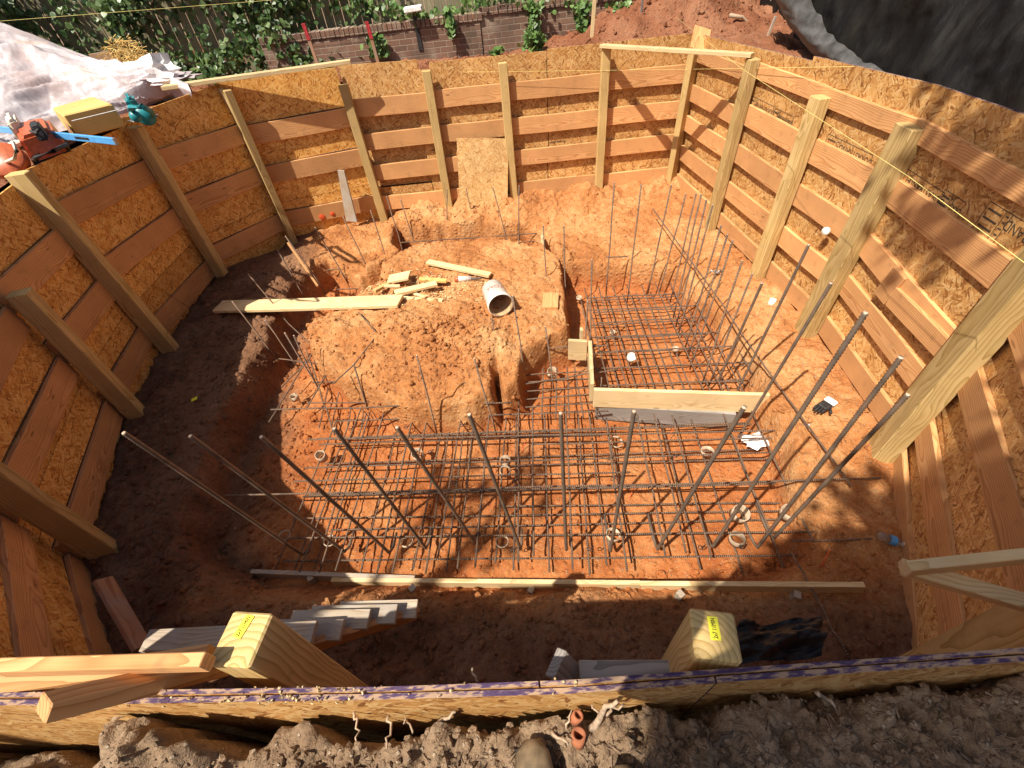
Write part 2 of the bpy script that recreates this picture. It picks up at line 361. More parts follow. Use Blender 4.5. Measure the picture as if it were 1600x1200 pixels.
def tube_data(pts, r, n=7, ring=None):
    """vertices, faces, per-loop uv for a tube along pts; r may be a function of arc length"""
    P = [Vector(p) for p in pts]; V = []; Fc = []; UV = []
    d = (P[1] - P[0]).normalized(); ref = Vector((0, 0, 1)) if abs(d.z) < 0.9 else Vector((1, 0, 0))
    u = d.cross(ref).normalized(); s = 0; S_ = []
    for i, p in enumerate(P):
        if i: s += (p - P[i - 1]).length
        a = P[min(i + 1, len(P) - 1)] - P[max(i - 1, 0)]; a.normalize()
        u = (u - u.dot(a) * a).normalized(); w = a.cross(u)
        rr = r(s, i) if callable(r) else r
        for k in range(n):
            th = 2 * math.pi * k / n
            V.append(p + u * math.cos(th) * rr + w * math.sin(th) * rr)
        S_.append(s)
    for i in range(len(P) - 1):
        for k in range(n):
            k2 = (k + 1) % n
            Fc.append((i * n + k, i * n + k2, (i + 1) * n + k2, (i + 1) * n + k))
            UV += [(S_[i], k / n), (S_[i], (k + 1) / n), (S_[i + 1], (k + 1) / n), (S_[i + 1], k / n)]
    Fc.append(tuple(range(n - 1, -1, -1))); UV += [(S_[0], 0)] * n
    b0 = (len(P) - 1) * n; Fc.append(tuple(range(b0, b0 + n))); UV += [(S_[-1], 0)] * n
    return V, Fc, UV
def tube(name, pts, r, mat, parent=None, n=7, tip=None, sm=True):
    o0 = Vector(pts[0]); V, Fc, UV = tube_data([Vector(p) - o0 for p in pts], r, n)
    me = bpy.data.meshes.new(name); me.from_pydata([tuple(v) for v in V], [], Fc)
    uv = me.uv_layers.new(name='UVMap'); uv.data.foreach_set('uv', [c for q in UV for c in q])
    if sm: smooth(me)
    o = link(name, me, [mat] + ([tip] if tip else []), parent, Matrix.Translation(o0))
    if tip:
        me.polygons[len(Fc) - 1].material_index = 1
    return o
def jag(p0, p1, seg=6, amp=0.01):
    p0 = Vector(p0); p1 = Vector(p1); out = []
    for i in range(seg + 1):
        q = i / seg; a = amp * math.sin(math.pi * q)
        out.append(p0.lerp(p1, q) + Vector([random.uniform(-a, a) for _ in range(3)]))
    return out
def lathe(name, prof, mat, parent=None, mw=None, n=28, caps=(False, False), thick=0.0):
    bm = bmesh.new(); rings = []
    for r, z in prof:
        rings.append([bm.verts.new((r * math.cos(2 * math.pi * k / n), r * math.sin(2 * math.pi * k / n), z)) for k in range(n)])
    for a, b in zip(rings, rings[1:]):
        for k in range(n): bm.faces.new((a[k], a[(k + 1) % n], b[(k + 1) % n], b[k]))
    if caps[0]: bm.faces.new(rings[0][::-1])
    if caps[1]: bm.faces.new(rings[-1])
    bmesh.ops.recalc_face_normals(bm, faces=bm.faces)
    me = bpy.data.meshes.new(name); bm.to_mesh(me); bm.free(); smooth(me)
    return link(name, me, mat, parent, mw)
def rot_to(axis, loc, spin=0.0):
    return Matrix.Translation(loc) @ Vector(axis).to_track_quat('Z', 'Y').to_matrix().to_4x4() @ Matrix.Rotation(spin, 4, 'Z')
def merged(name, parts, mat, parent=None, mw=None, sm=False):
    """parts: list of (verts, faces[, material index])"""
    V = []; Fc = []; mi = []
    for p in parts:
        o = len(V); V += [tuple(v) for v in p[0]]; Fc += [tuple(i + o for i in f) for f in p[1]]
        mi += [p[2] if len(p) > 2 else 0] * len(p[1])
    me = bpy.data.meshes.new(name); me.from_pydata(V, [], Fc); me.polygons.foreach_set('material_index', mi)
    if sm: smooth(me)
    return link(name, me, mat, parent, mw)
def bx(c, s, rz=0.0):
    """box verts / faces"""
    co = []; ca, sa = math.cos(rz), math.sin(rz)
    for dz in (-.5, .5):
        for dx, dy in ((-.5, -.5), (.5, -.5), (.5, .5), (-.5, .5)):
            x, y = dx * s[0], dy * s[1]; co.append((c[0] + x * ca - y * sa, c[1] + x * sa + y * ca, c[2] + dz * s[2]))
    return co, [(3, 2, 1, 0), (4, 5, 6, 7), (0, 1, 5, 4), (1, 2, 6, 5), (2, 3, 7, 6), (3, 0, 4, 7)]
def text_mesh(txt, size, extrude=0.0008):
    cu = bpy.data.curves.new('t', 'FONT'); cu.body = txt; cu.size = size; cu.extrude = extrude; cu.align_x = 'CENTER'; cu.align_y = 'CENTER'
    ob = bpy.data.objects.new('t', cu); C.objects.link(ob); bpy.context.view_layer.update()
    me = bpy.data.meshes.new_from_object(ob.evaluated_get(bpy.context.evaluated_depsgraph_get()))
    bpy.data.objects.remove(ob); bpy.data.curves.remove(cu); me.materials.clear(); return me

# ------------------------------------------------------------------ numpy noise and fields
_perm = RNG.random((256, 256)).astype(np.float64)
def vnoise(x, y):
    xi = np.floor(x).astype(int); yi = np.floor(y).astype(int); fx = x - xi; fy = y - yi
    fx = fx * fx * (3 - 2 * fx); fy = fy * fy * (3 - 2 * fy)
    a = _perm[xi & 255, yi & 255]; b = _perm[(xi + 1) & 255, yi & 255]; c = _perm[xi & 255, (yi + 1) & 255]; d = _perm[(xi + 1) & 255, (yi + 1) & 255]
    return (a * (1 - fx) + b * fx) * (1 - fy) + (c * (1 - fx) + d * fx) * fy - 0.5
def fbm(x, y, f=1.0, o=5, g=0.5, ridged=False):
    s = np.zeros_like(x, dtype=float); a = 1.0
    for k in range(o):
        n = vnoise(x * f + 17.3 * k, y * f - 9.1 * k)
        s += a * ((0.5 - np.abs(n) * 2) if ridged else n); f *= 2.03; a *= g
    return s
def polysdf(x, y, poly):
    """signed distance, negative inside"""
    P = np.array(poly, float); d = np.full(x.shape, 1e9); ins = np.zeros(x.shape, bool)
    for i in range(len(P)):
        a = P[i]; b = P[(i + 1) % len(P)]; e = b - a
        t = np.clip(((x - a[0]) * e[0] + (y - a[1]) * e[1]) / (e @ e), 0, 1)
        d = np.minimum(d, np.hypot(x - a[0] - e[0] * t, y - a[1] - e[1] * t))
        cond = ((a[1] > y) != (b[1] > y))
        with np.errstate(divide='ignore', invalid='ignore'):
            xx = (b[0] - a[0]) * (y - a[1]) / (b[1] - a[1]) + a[0]
        ins ^= cond & (x < xx)
    return np.where(ins, -d, d)
def sstep(v, lo, hi):
    t = np.clip((v - lo) / (hi - lo), 0, 1); return t * t * (3 - 2 * t)
def grid_mesh(name, X, Y, Z, keep, mat, sm=True):
    ny, nx = X.shape; idx = np.arange(nx * ny).reshape(ny, nx)
    q = np.stack([idx[:-1, :-1], idx[:-1, 1:], idx[1:, 1:], idx[1:, :-1]], -1)
    kc = keep[:-1, :-1] & keep[:-1, 1:] & keep[1:, 1:] & keep[1:, :-1]
    q = q[kc]; used = np.unique(q); re = np.full(nx * ny, -1); re[used] = np.arange(len(used)); q = re[q]
    co = np.stack([X.ravel()[used], Y.ravel()[used], Z.ravel()[used]], -1)
    me = bpy.data.meshes.new(name); me.vertices.add(len(co)); me.vertices.foreach_set('co', co.ravel())
    me.loops.add(q.size); me.loops.foreach_set('vertex_index', q.ravel().astype(np.int32))
    me.polygons.add(len(q)); me.polygons.foreach_set('loop_start', np.arange(0, q.size, 4, dtype=np.int32))
    me.update(calc_edges=True)
    if sm: smooth(me)
    return link(name, me, mat)

# ------------------------------------------------------------------ plan of the shoring (post centres, going round the pit)
POST = dict(C=(3.03, 7.52), R1=(3.12, 6.0), R2=(3.18, 4.66), R3=(3.22, 3.60), R4=(2.99, 2.02), R5=(1.91, 0.40),
            B3=(1.83, 7.575), B2=(0.40, 7.63), B1=(-0.73, 7.68), L0=(-1.88, 7.72),
            L1=(-3.37, 7.30), L2=(-4.18, 6.33), L3=(-4.22, 4.66), L4=(-4.02, 3.49), L5=(-3.46, 1.90))
OUT = [(3.26, 7.84), (3.36, 5.1), (3.40, 3.62), (3.19, 1.95), (2.12, 0.30), (0.4, 0.235), (-0.3, 0.27), (-2.62, 0.50), (-3.68, 1.80), (-4.20, 3.49), (-4.40, 4.66),
       (-4.37, 6.42), (-3.46, 7.44), (-1.92, 7.88)]

# ------------------------------------------------------------------ pit floor
T = -0.40
TRENCH = [(-2.55, 1.15), (-0.9, 0.95), (0.6, 0.80), (2.12, 0.72), (2.28, 1.9), (2.42, 2.7), (2.62, 3.3), (2.52, 4.2), (2.45, 5.10), (1.7, 5.42), (0.86, 5.66),
          (0.95, 6.35), (0.5, 6.85), (-0.3, 7.05), (-1.35, 7.12), (-1.58, 7.25), (-1.66, 6.75), (-1.50, 6.30), (-1.72, 6.02), (-2.02, 5.84), (-2.30, 6.15), (-2.62, 6.45), (-3.0, 5.9), (-2.98, 5.0), (-2.98, 4.2), (-3.12, 3.3), (-2.95, 2.2)]
MOUND = [(-2.29, 4.27), (-2.42, 4.6), (-2.06, 5.01), (-1.68, 5.47), (-1.67, 5.98), (-1.24, 6.49), (-0.74, 6.54), (-0.04, 6.48), (0.69, 5.97), (0.84, 5.43), (0.77, 4.53), (0.72, 3.97), (0.41, 3.85), (0.19, 3.67), (0.04, 3.29), (-0.07, 3.2), (-0.13, 3.57), (-0.2, 3.53), (-0.24, 3.15), (-0.41, 3.07), (-0.73, 3.09), (-1.06, 3.12), (-1.41, 3.36), (-1.81, 3.67)]
def pit_height(x, y):
    wob = fbm(x, y, 2.2, 4) * 0.16
    base = fbm(x, y, 1.1, 5) * 0.10 + fbm(x + 9, y, 6.5, 5, 0.65) * 0.05
    back = sstep(y, 6.4, 7.5) * sstep(x, -1.9, -1.2)
    base = base + back * (0.17 + fbm(x, y + 4, 2.6, 5, 0.6) * 0.20)
    base += 0.10 * np.exp(-((x + 1.65) / 0.45) ** 2 - ((y - 7.1) / 0.45) ** 2)
    base += sstep(x, 2.35, 3.1) * 0.06
    base += (1 - sstep(y, 0.55, 1.15)) * 0.10
    base += 0.09 * np.exp(-((x - 2.55) / 0.22) ** 2 - ((y - 1.28) / 0.2) ** 2)      # clod heap by the bottle
    a = polysdf(x, y, TRENCH) + wob * 0.8; m = polysdf(x, y, MOUND) + wob * 0.35
    cut = np.maximum(a, -m)                                     # inside the trench, outside the mound
    steep = 0.075 + 0.04 * fbm(x, y, 5, 3) + 0.12 * sstep(-x, 1.9, 2.4) * (1 - sstep(y, 3.9, 4.8)) + 0.8 * (1 - sstep(y + x * .1, 1.2, 1.75)) + 0.06 * sstep(x, 2.2, 2.5)
    k = sstep(cut, -steep, 0.02)
    mound = np.exp(-((x + 0.62) / 0.62) ** 2 - ((y - 3.95) / 0.50) ** 2) * 0.20 + np.exp(-((x + 1.6) / 0.5) ** 2 - ((y - 4.3) / 0.45) ** 2) * 0.10
    rub = np.exp(-((x + 0.62) / 0.75) ** 2 - ((y - 4.0) / 0.6) ** 2)
    mound = mound + rub * (fbm(x, y, 11, 4, 0.65) * 0.06 + np.maximum(fbm(x, y, 19, 3, 0.6), 0) * 0.07)
    mound = mound + fbm(x + 3, y, 1.9, 3) * 0.09
    top = base + np.where(m < 0.25, mound + 0.11, 0)
    base += 0.20 * sstep(y + .25 * (x - .9), 5.15, 5.55) * sstep(x, .7, 1.0) * (1 - .75 * sstep(y, 6.6, 7.4)) * (1 - .5 * sstep(x, 2.6, 3.0))
    fl_low = 0.07 * np.exp(-((x - 1.4) / 0.9) ** 2 - ((y - 2.95) / 0.25) ** 2)
    base -= 0.10 * sstep(-x, 2.0, 2.8) * (1 - sstep(y, 3.6, 4.6))
    fl = T + fbm(x, y, 3.0, 5, 0.55) * 0.045 - fl_low
    h = fl + (top - fl) * k
    # eroded, pitted cut faces
    face = 4 * k * (1 - k)
    h += face * (fbm(x, y, 7, 4, 0.6) * (0.13 + 0.16 * sstep(y, 4.9, 5.2) * sstep(x, .8, 1.0))) * (1 - .7 * sstep(-x, 2.1, 2.5)) * sstep(y, 1.4, 1.9)
    return h
def grid(x0, x1, y0, y1, s):
    return np.meshgrid(np.arange(x0, x1 + s / 2, s), np.arange(y0, y1 + s / 2, s))
X, Y = grid(-4.5, 3.5, 0.25, 7.95, 0.021)
Z = pit_height(X, Y) + fbm(X, Y, 23, 3, 0.6) * 0.014
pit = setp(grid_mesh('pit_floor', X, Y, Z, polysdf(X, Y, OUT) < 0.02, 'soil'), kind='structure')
def hz(x, y): return float(pit_height(np.array([[x]]), np.array([[y]]))[0, 0])

# ------------------------------------------------------------------ ground outside
def out_height(x, y):
    z = 2.03 + fbm(x, y, 0.7, 4) * 0.10 + fbm(x, y, 5, 4, 0.6) * 0.05
    z -= 0.06 * sstep(y, 7.2, 8.2)
    z += 0.95 * np.exp(-((x - 3.5) / 1.05) ** 2 - ((y - 10.0) / 0.95) ** 2) * (1 + fbm(x, y, 4, 4, 0.6) * 0.5)
    z += fbm(x, y, 3.2, 5, 0.65) * 0.12 * sstep(x, 0.5, 1.5)
    z += 0.26 * np.exp(-((x - 2.5) / 0.9) ** 2 - ((y - 9.2) / 0.6) ** 2)
    return z
X, Y = grid(-13, 12, 0.5, 15, 0.055)
keep = polysdf(X, Y, OUT) > 0.02
setp(grid_mesh('ground', X, Y, out_height(X, Y), keep, 'redsoil'), kind='structure')
X, Y = grid(-60, 60, -60, 60, 1.0)
setp(grid_mesh('far_ground', X, Y, np.where((np.abs(X) < 11) & (Y > -9) & (Y < 14), -1.2, 1.6 + 0 * X), X > -1e9, 'topsoil'), kind='structure')

# near bank the photographer stands on
NWX, NWY = [-2.62, -1.49, -1.05, -0.42, -0.25, 0.077, 0.40, 0.72, 1.19, 2.12], [0.50, 0.386, 0.349, 0.297, 0.286, 0.264, 0.253, 0.242, 0.226, 0.20]
ny = lambda x: np.interp(x, NWX, NWY)
def near_edge(x): return ny(x) - 0.030 + fbm(x * 1.0, x * 0 + 3.3, 2.3, 5, 0.6) * 0.13
def near_height(x, y):
    e = near_edge(x)
    z = 1.80 + fbm(x, y, 1.6, 4) * 0.08 + fbm(x, y, 9, 5, 0.62) * 0.045 + np.maximum(fbm(x, y, 26, 3, 0.6), 0) * 0.045 - np.maximum(fbm(x + 5, y, 17, 3, 0.6) - .12, 0) * 0.09
    lump = np.exp(-((x + 1.08) / 0.18) ** 2 - ((y - 0.24) / 0.09) ** 2) * 0.13
    lump = lump * (1 + fbm(x, y, 14, 3) * 0.8)
    notch = 0.6 * np.exp(-((x + 0.84) / 0.045) ** 2) * sstep(y, 0.20, 0.30) + 0.6 * sstep(-x, 1.22, 1.36)* sstep(y, 0.10, 0.2)
    d = sstep(y - e, -0.035, 0.06) * (1 - sstep(np.abs(x + 0.25), 2.45, 2.7))
    return z + lump - notch - d * 1.0
X, Y = grid(-3.2, 3.2, -0.9, 0.52, 0.0105)
keep = (polysdf(X, Y, OUT) > 0.03)
setp(grid_mesh('soil_bank', X, Y, near_height(X, Y), keep, 'topsoil'), kind='structure')
X, Y = grid(-13, 12, -9, 0.6, 0.12)
setp(grid_mesh('rear_ground', X, Y, 1.72 + fbm(X, Y, 1.2, 4) * 0.1, (polysdf(X, Y, [(-3.15, -0.85), (3.15, -0.85), (3.15, 0.7), (-3.15, 0.7)]) > 0), 'topsoil'), kind='structure')

# clods and gravel
def clods(name, n, place, smin, smax, mat, label):
    P = []; ico = [Vector(v) for v in ((0, 0, -1), (.72, -.53, -.45), (-.28, -.85, -.45), (-.89, 0, -.45), (-.28, .85, -.45), (.72, .53, -.45), (.28, -.85, .45), (-.72, -.53, .45), (-.72, .53, .45), (.28, .85, .45), (.89, 0, .45), (0, 0, 1))]
    fc = [(0, 1, 2), (1, 0, 5), (0, 2, 3), (0, 3, 4), (0, 4, 5), (1, 5, 10), (2, 1, 6), (3, 2, 7), (4, 3, 8), (5, 4, 9), (1, 10, 6), (2, 6, 7), (3, 7, 8), (4, 8, 9), (5, 9, 10), (6, 10, 11), (7, 6, 11), (8, 7, 11), (9, 8, 11), (10, 9, 11)]
    for _ in range(n):
        p = place()
        if p is None: continue
        s = smin + (smax - smin) * random.random() ** 4
        q = Matrix.Rotation(random.random() * 6, 3, 'Z') @ Matrix.Rotation(random.random() * 6, 3, 'X')
        sc = Vector((random.uniform(.7, 1.3), random.uniform(.7, 1.3), random.uniform(.5, 1)))
        P.append(([Vector(p) + q @ Vector((v.x * sc.x * s * random.uniform(.8, 1.2), v.y * sc.y * s, v.z * sc.z * s)) for v in ico], fc))
    return setp(merged(name, P, mat), label, 'soil', kind='stuff')
def pl_pit():
    x = random.uniform(-4.2, 3.2); y = random.uniform(0.6, 7.6); return (x, y)
def place_many(n, fn, heightf, dz=0.0):
    pts = np.array([fn() for _ in range(n)]); z = heightf(pts[:, 0], pts[:, 1]); it = iter(zip(pts[:, 0], pts[:, 1], z + dz))
    return lambda: next(it)
def inside(fn, poly=OUT, marg=-0.15):
    def g():
        while True:
            p = fn()
            if polysdf(np.array([p[0]]), np.array([p[1]]), poly)[0] < marg: return p
    return g
clods('soil_clods', 6500, place_many(6500, inside(pl_pit), pit_height), 0.004, 0.030, 'soil', 'loose clods of red clay scattered over the pit floor')
clods('brown_clods', 6000, place_many(6000, inside(lambda: ((random.uniform(-4.3, -2.2), random.uniform(1.0, 6.4)) if random.random() < .62 else (random.uniform(-2.4, 2.3), random.uniform(.45, 1.4)))), pit_height), 0.006, 0.042, 'soil', 'brown clods along the left side and under the near wall, shade painted into the brown')
clods('heap_clods', 1500, place_many(1500, lambda: (random.gauss(-0.62, 0.38), random.gauss(3.95, 0.30)), pit_height), 0.006, 0.036, 'soil', 'crumbly red clods heaped on the middle mound')
clods('pale_gravel', 420, place_many(420, inside(pl_pit), pit_height), 0.004, 0.015, 'stone', 'pale stones lying in the red pit soil')
clods('bank_clods', 6000, place_many(6000, lambda: (random.uniform(-1.7, 1.7), random.uniform(-0.1, 0.22)), near_height), 0.002, 0.018, 'topsoil', 'crumbs of brown topsoil on the bank in front')
clods('spoil_clods', 2600, place_many(2600, inside(lambda: (random.uniform(-5, 5), random.uniform(7.9, 10.5)), [(-6, 7.9), (6, 7.9), (6, 11), (-6, 11)], 0), out_height), 0.01, 0.055, 'redsoil', 'loose clods of red spoil beyond the far wall')

# ------------------------------------------------------------------ shoring walls
def post(parent, xy, z0, z1, w=0.15, d=0.15, tang=(1, 0), mat='post', lean=(0, 0), label=None):
    o = board('post', (xy[0], xy[1], z0), (xy[0] + lean[0], xy[1] + lean[1], z1), w, d, mat, parent, up=(-tang[1], tang[0], 0), bev=0.007)
    if label: o['label'] = label
    return o
def panel(parent, a, b, z0, z1, mat='osb', z1b=None, th=0.018, name='sheathing_panel'):
    """upright sheet between plan points a and b; local x along, local y up"""
    a = Vector((a[0], a[1], 0)); b = Vector((b[0], b[1], 0)); d = b - a; L = d.length; d.normalize()
    n = d.cross(Vector((0, 0, 1)))
    m = Matrix.Identity(4)
    for i in range(3): m[i][0], m[i][1], m[i][2] = d[i], (0, 0, 1)[i], n[i]
    zc = (z0 + z1) / 2; m.translation = (a + b) / 2 + Vector((0, 0, zc))
    z1b = z1 if z1b is None else z1b
    v = []; hx = L / 2 - 0.003
    for zz in (-th / 2, th / 2): v += [(-hx, z0 - zc, zz), (hx, z0 - zc, zz), (hx, z1b - zc, zz), (-hx, z1 - zc, zz)]
    f = [(3, 2, 1, 0), (4, 5, 6, 7), (0, 1, 5, 4), (1, 2, 6, 5), (2, 3, 7, 6), (3, 0, 4, 7)]
    me = bpy.data.meshes.new(name); me.from_pydata(v, [], f); me.materials.append(MAT[mat]); me.materials.append(MAT['purple'])
    o = link(name, me, None, parent, m); return o
def rails(parent, a, b, zs, w=0.235, off=0.0, mat='fir', th=0.038, first=1.0):
    """level boards between plan points; zs are top heights (start, end)"""
    for z in zs:
        za, zb = z if isinstance(z, tuple) else (z, z)
        ww = w * random.uniform(0.96, 1.03) * (first if z is zs[0] else 1.0)
        board('rail', (a[0], a[1], za - ww / 2), (b[0], b[1], zb - ww / 2), th, ww, mat, parent, warp=0.004)
def lerp2(a, b, t): return (a[0] + (b[0] - a[0]) * t, a[1] + (b[1] - a[1]) * t)
def shift(a, n, d): return (a[0] + n[0] * d, a[1] + n[1] * d)
def nrm(a, b):
    dx, dy = b[0] - a[0], b[1] - a[1]; L = math.hypot(dx, dy); return (-dy / L, dx / L), (dx / L, dy / L)

# stamps printed on the sheets: a box of ink lines and upside-down lettering
def stamp(pan, x, y, w, h, rows, upside=True):
    m = WM(pan); r = 0 if upside else math.pi
    base = Matrix.Translation((x, y, -0.0098)) @ Matrix.Rotation(math.pi, 4, 'X') @ Matrix.Rotation(r, 4, 'Z')
    # local z points outward; the inner face is -z, so turn the print to face the pit
    P = []
    t = 0.005
    for c, s in (((0, h / 2, 0), (w, t, 0.0006)), ((0, -h / 2, 0), (w, t, 0.0006)), ((-w / 2, 0, 0), (t, h - t, 0.0006)), ((w / 2, 0, 0), (t, h - t, 0.0006)), ((w * 0.18, 0, 0), (t, h - t, 0.0006)), ((w * 0.26, 0, 0), (t, h - t, 0.0006))):
        P.append(bx(c, s))
    for k in range(6):
        if k < 4: P.append(bx((w * 0.22, -h * 0.36 + k * h * 0.2, 0), (w * 0.05 * random.uniform(.6, 1), h * 0.05, 0.0006)))
    for k in range(3): P.append(bx((w * 0.38, -h * 0.3 + k * h * 0.28, 0), (w * 0.19, h * 0.07, 0.0006)))
    for txt, cx, cy, size in rows:
        me = text_mesh(txt, size)
        P.append(([Vector((v.co.x * 0.8 + cx, v.co.y + cy, v.co.z)) for v in me.vertices], [tuple(p.vertices) for p in me.polygons]))
        bpy.data.meshes.remove(me)
    o = merged('printed_stamp', P, 'ink', pan, m @ base)
    return o

# ---- right-hand wall
rw = root('shoring_wall', (3.2, 4.0, 0), 'long sunlit timber wall of strand board on the right with thick posts and ink stamps', 'retaining wall', 'timber walls shoring the pit')
for k, w, d, zt, ln in (('R1', .13, .12, 2.10, (0.02, -0.03)), ('R2', .155, .12, 2.0, (0.02, 0)), ('R3', .21, .13, 2.03, (0.05, -0.03)), ('R4', .21, .15, 1.95, (0.02, -0.02))):
    i = ('C', 'R1', 'R2', 'R3', 'R4', 'R5'); j = i.index(k)
    n_, t_ = nrm(POST[i[j + 1]], POST[i[j - 1]])
    post(rw, POST[k], hz(*POST[k]) - 0.3, zt, w, d, t_, lean=ln)
post(rw, POST['R5'], -0.3, 1.78, 0.2, 0.14, (0.5, 0.86))
A = [(3.13, 7.50), (3.22, 6.0), (3.28, 4.66), (3.325, 3.60), (3.10, 1.98), (2.07, 0.36)]
zr = [[1.98, 1.56, 1.16, 0.74, 0.30], [2.06, 1.64, 1.20, 0.74, 0.30], [2.06, 1.64, 1.20, 0.73, 0.28], [2.07, 1.66, (1.20, 1.10), (0.78, 0.72), 0.28], [1.95, 1.55, (1.06, 1.16), (0.52, 0.60), 0.15]]
for (a, b), zs in zip(zip(A, A[1:]), zr): rails(rw, lerp2(a, b, 0.003), lerp2(a, b, 0.997), zs, 0.215, first=0.68)
# doubled boards nailed against the fourth bay
board('rail', on_plane(1400, 462, A[3], A[4]) + Vector((-0.03, 0, 0)), on_plane(1500, 560, A[3], A[4]) + Vector((-0.04, 0, 0)), 0.036, 0.17, 'fir', rw)['label'] = 'short board doubled over the rail'
board('cleat', on_plane(1415, 425, A[3], A[4]) + Vector((-0.035, 0, 0)), on_plane(1382, 465, A[3], A[4]) + Vector((-0.035, 0, 0)), 0.036, 0.15, 'fir', rw, up=(0, 1, 0))
rp = []
for a, b, z0, z1, z1b, m in (((3.185, 7.62), (3.296, 5.10), 0.62, 2.12, 2.20, 'osb'), ((3.290, 5.095), (3.352, 3.62), 0.60, 2.24, 2.28, 'osb'), ((3.352, 3.615), (3.238, 2.79), 0.60, 2.28, 2.30, 'osb'),
                            ((3.228, 2.786), (3.118, 1.95), 0.60, 2.34, 2.36, 'osb'), ((3.118, 1.945), (2.095, 0.42), 0.6, 2.2, 2.0, 'osb'),
                            ((3.192, 7.62), (3.302, 5.4), -0.4, 0.596, None, 'osb'), ((3.302, 5.395), (3.362, 3.62), -0.4, 0.596, None, 'osb'), ((3.362, 3.615), (3.135, 1.96), -0.4, 0.596, None, 'osb'), ((3.13, 1.955), (2.09, 0.40), -0.4, 0.596, None, 'osb')):
    o = panel(rw, b, a, z0, z1b if z1b else z1, m, z1); rp.append(o)
    o.data.polygons[4].material_index = 1 if z1 > 1 else 0
def sp(pan, px, py):
    """panel-local x, y under a sight line"""
    m = WM(pan); a = m @ Vector((-1, 0, 0)); b = m @ Vector((1, 0, 0)); p = m.inverted() @ on_plane(px, py, a, b); return p.x, p.y
def stamp_px(pan, c, w, h, rows, upside=True):
    x, y = sp(pan, *c); stamp(pan, x, y, w, h, rows, upside)
D = 'DURASTRAND'
stamp_px(rp[0], (1188, 172), 0.52, 0.19, [(D, -0.09, -0.035, 0.075)])
stamp_px(rp[1], (1222, 190), 0.36, 0.19, [(D, -0.06, -0.035, 0.055)])
stamp_px(rp[1], (1322, 242), 0.62, 0.19, [(D, -0.11, -0.035, 0.085)])
stamp_px(rp[2], (1432, 298), 0.56, 0.19, [(D, -0.10, -0.035, 0.082)])
stamp_px(rp[2], (1494, 335), 0.40, 0.19, [('STRUCTURAL', -0.06, -0.03, 0.055)])
stamp_px(rp[3], (1590, 372), 0.62, 0.19, [(D, -0.11, -0.035, 0.09)])
stamp_px(rp[5], (1085, 268), 0.5, 0.17, [(D, -0.09, -0.03, 0.075)])

# ---- far wall
bw = root('shoring_wall', (0.6, 7.7, 0), 'long sunlit timber wall of strand board across the far end with slender posts', 'retaining wall', 'timber walls shoring the pit')
for k, w, d, zt, ln in (('C', .15, .10, 2.0, (0.03, -.02)), ('B3', .125, .09, 2.12, (0.0, 0.0)), ('B2', .125, .09, 2.06, (-0.02, 0.0)), ('B1', .125, .09, 2.06, (0.03, 0)), ('L0', .13, .09, 2.0, (-0.03, 0.0))):
    post(bw, POST[k], hz(POST[k][0], POST[k][1]) - 0.3, zt, w, d, (1, 0) if k != 'C' else (0.8, 0.6), lean=ln)
ry = lambda x: 7.80 - (x + 1.9) * 0.04
zs = [1.80, 1.34, 0.88, 0.38]
for x0, x1, dz in ((3.06, 1.85, 0.0), (1.81, 0.42, 0.0), (0.38, -0.71, 0.0), (-0.75, -1.90, -0.01)):
    rails(bw, (x0, ry(x0)), (x1, ry(x1)), [z + dz for z in zs])
bp = []
for x0, x1, z1, z1b, y, m in ((3.2, 1.02, 2.14, 2.14, .050, 'osb'), (1.015, -0.66, 2.12, 2.13, .052, 'osb'), (-0.52, -0.95, 2.04, 2.06, .072, 'osb'), (-0.82, -1.95, 2.17, 2.20, .094, 'osb')):
    yy = lambda x: ry(x) + y
    o = panel(bw, (x0, yy(x0)), (x1, yy(x1)), 0.70 if x0 > -0.6 else 0.5, z1, m, z1b); bp.append(o)
for x0, x1 in ((3.2, 1.0), (0.995, -0.95), (-0.955, -1.95)):
    panel(bw, (x0, ry(x0) + .05), (x1, ry(x1) + .05), -0.2, 0.69 if x0 > -0.9 else 0.49, 'osb')
stamp_px(bp[0], (872, 221), 0.30, 0.001, [('Edge Bearing', 0, 0, 0.055)], False)
# ---- left-hand wall
lw = root('shoring_wall', (-4.0, 4.6, 0), 'shaded timber wall of strand board on the left with heavy dark posts', 'retaining wall', 'timber walls shoring the pit')
LP = ['L0', 'L1', 'L2', 'L3', 'L4', 'L5']
for k, w, d, zt in (('L1', .10, .17, 2.16), ('L2', .11, .19, 2.05), ('L3', .11, .19, 2.14), ('L4', .12, .16, 1.54), ('L5', .11, .17, 1.5)):
    j = LP.index(k); nx = POST[LP[j + 1]] if j < 5 else (-2.5, 0.62); n_, t_ = nrm(POST[LP[j - 1]], nx)
    post(lw, POST[k], hz(*POST[k]) - 0.3, zt, w, d, t_, lean=(0.02, 0.02) if k != 'L3' else (-0.05, -0.04))
LR = [(-1.93, 7.80), (-3.44, 7.40), (-4.30, 6.40), (-4.345, 4.66), (-4.14, 3.46), (-3.59, 1.82), (-2.58, 0.64)]
lz = [[1.70, 1.14, (.40, .45)], [1.73, 1.16, .42], [(1.68, 1.80), (1.07, 1.16), (0.28, .33)], [1.62, 1.04, .38], [(1.46, 1.36), .90, .3], [1.36, .80, .2]]
for (a, b), zz in zip(zip(LR, LR[1:]), lz): rails(lw, lerp2(a, b, 0.006), lerp2(a, b, 0.994), zz, w=0.25)
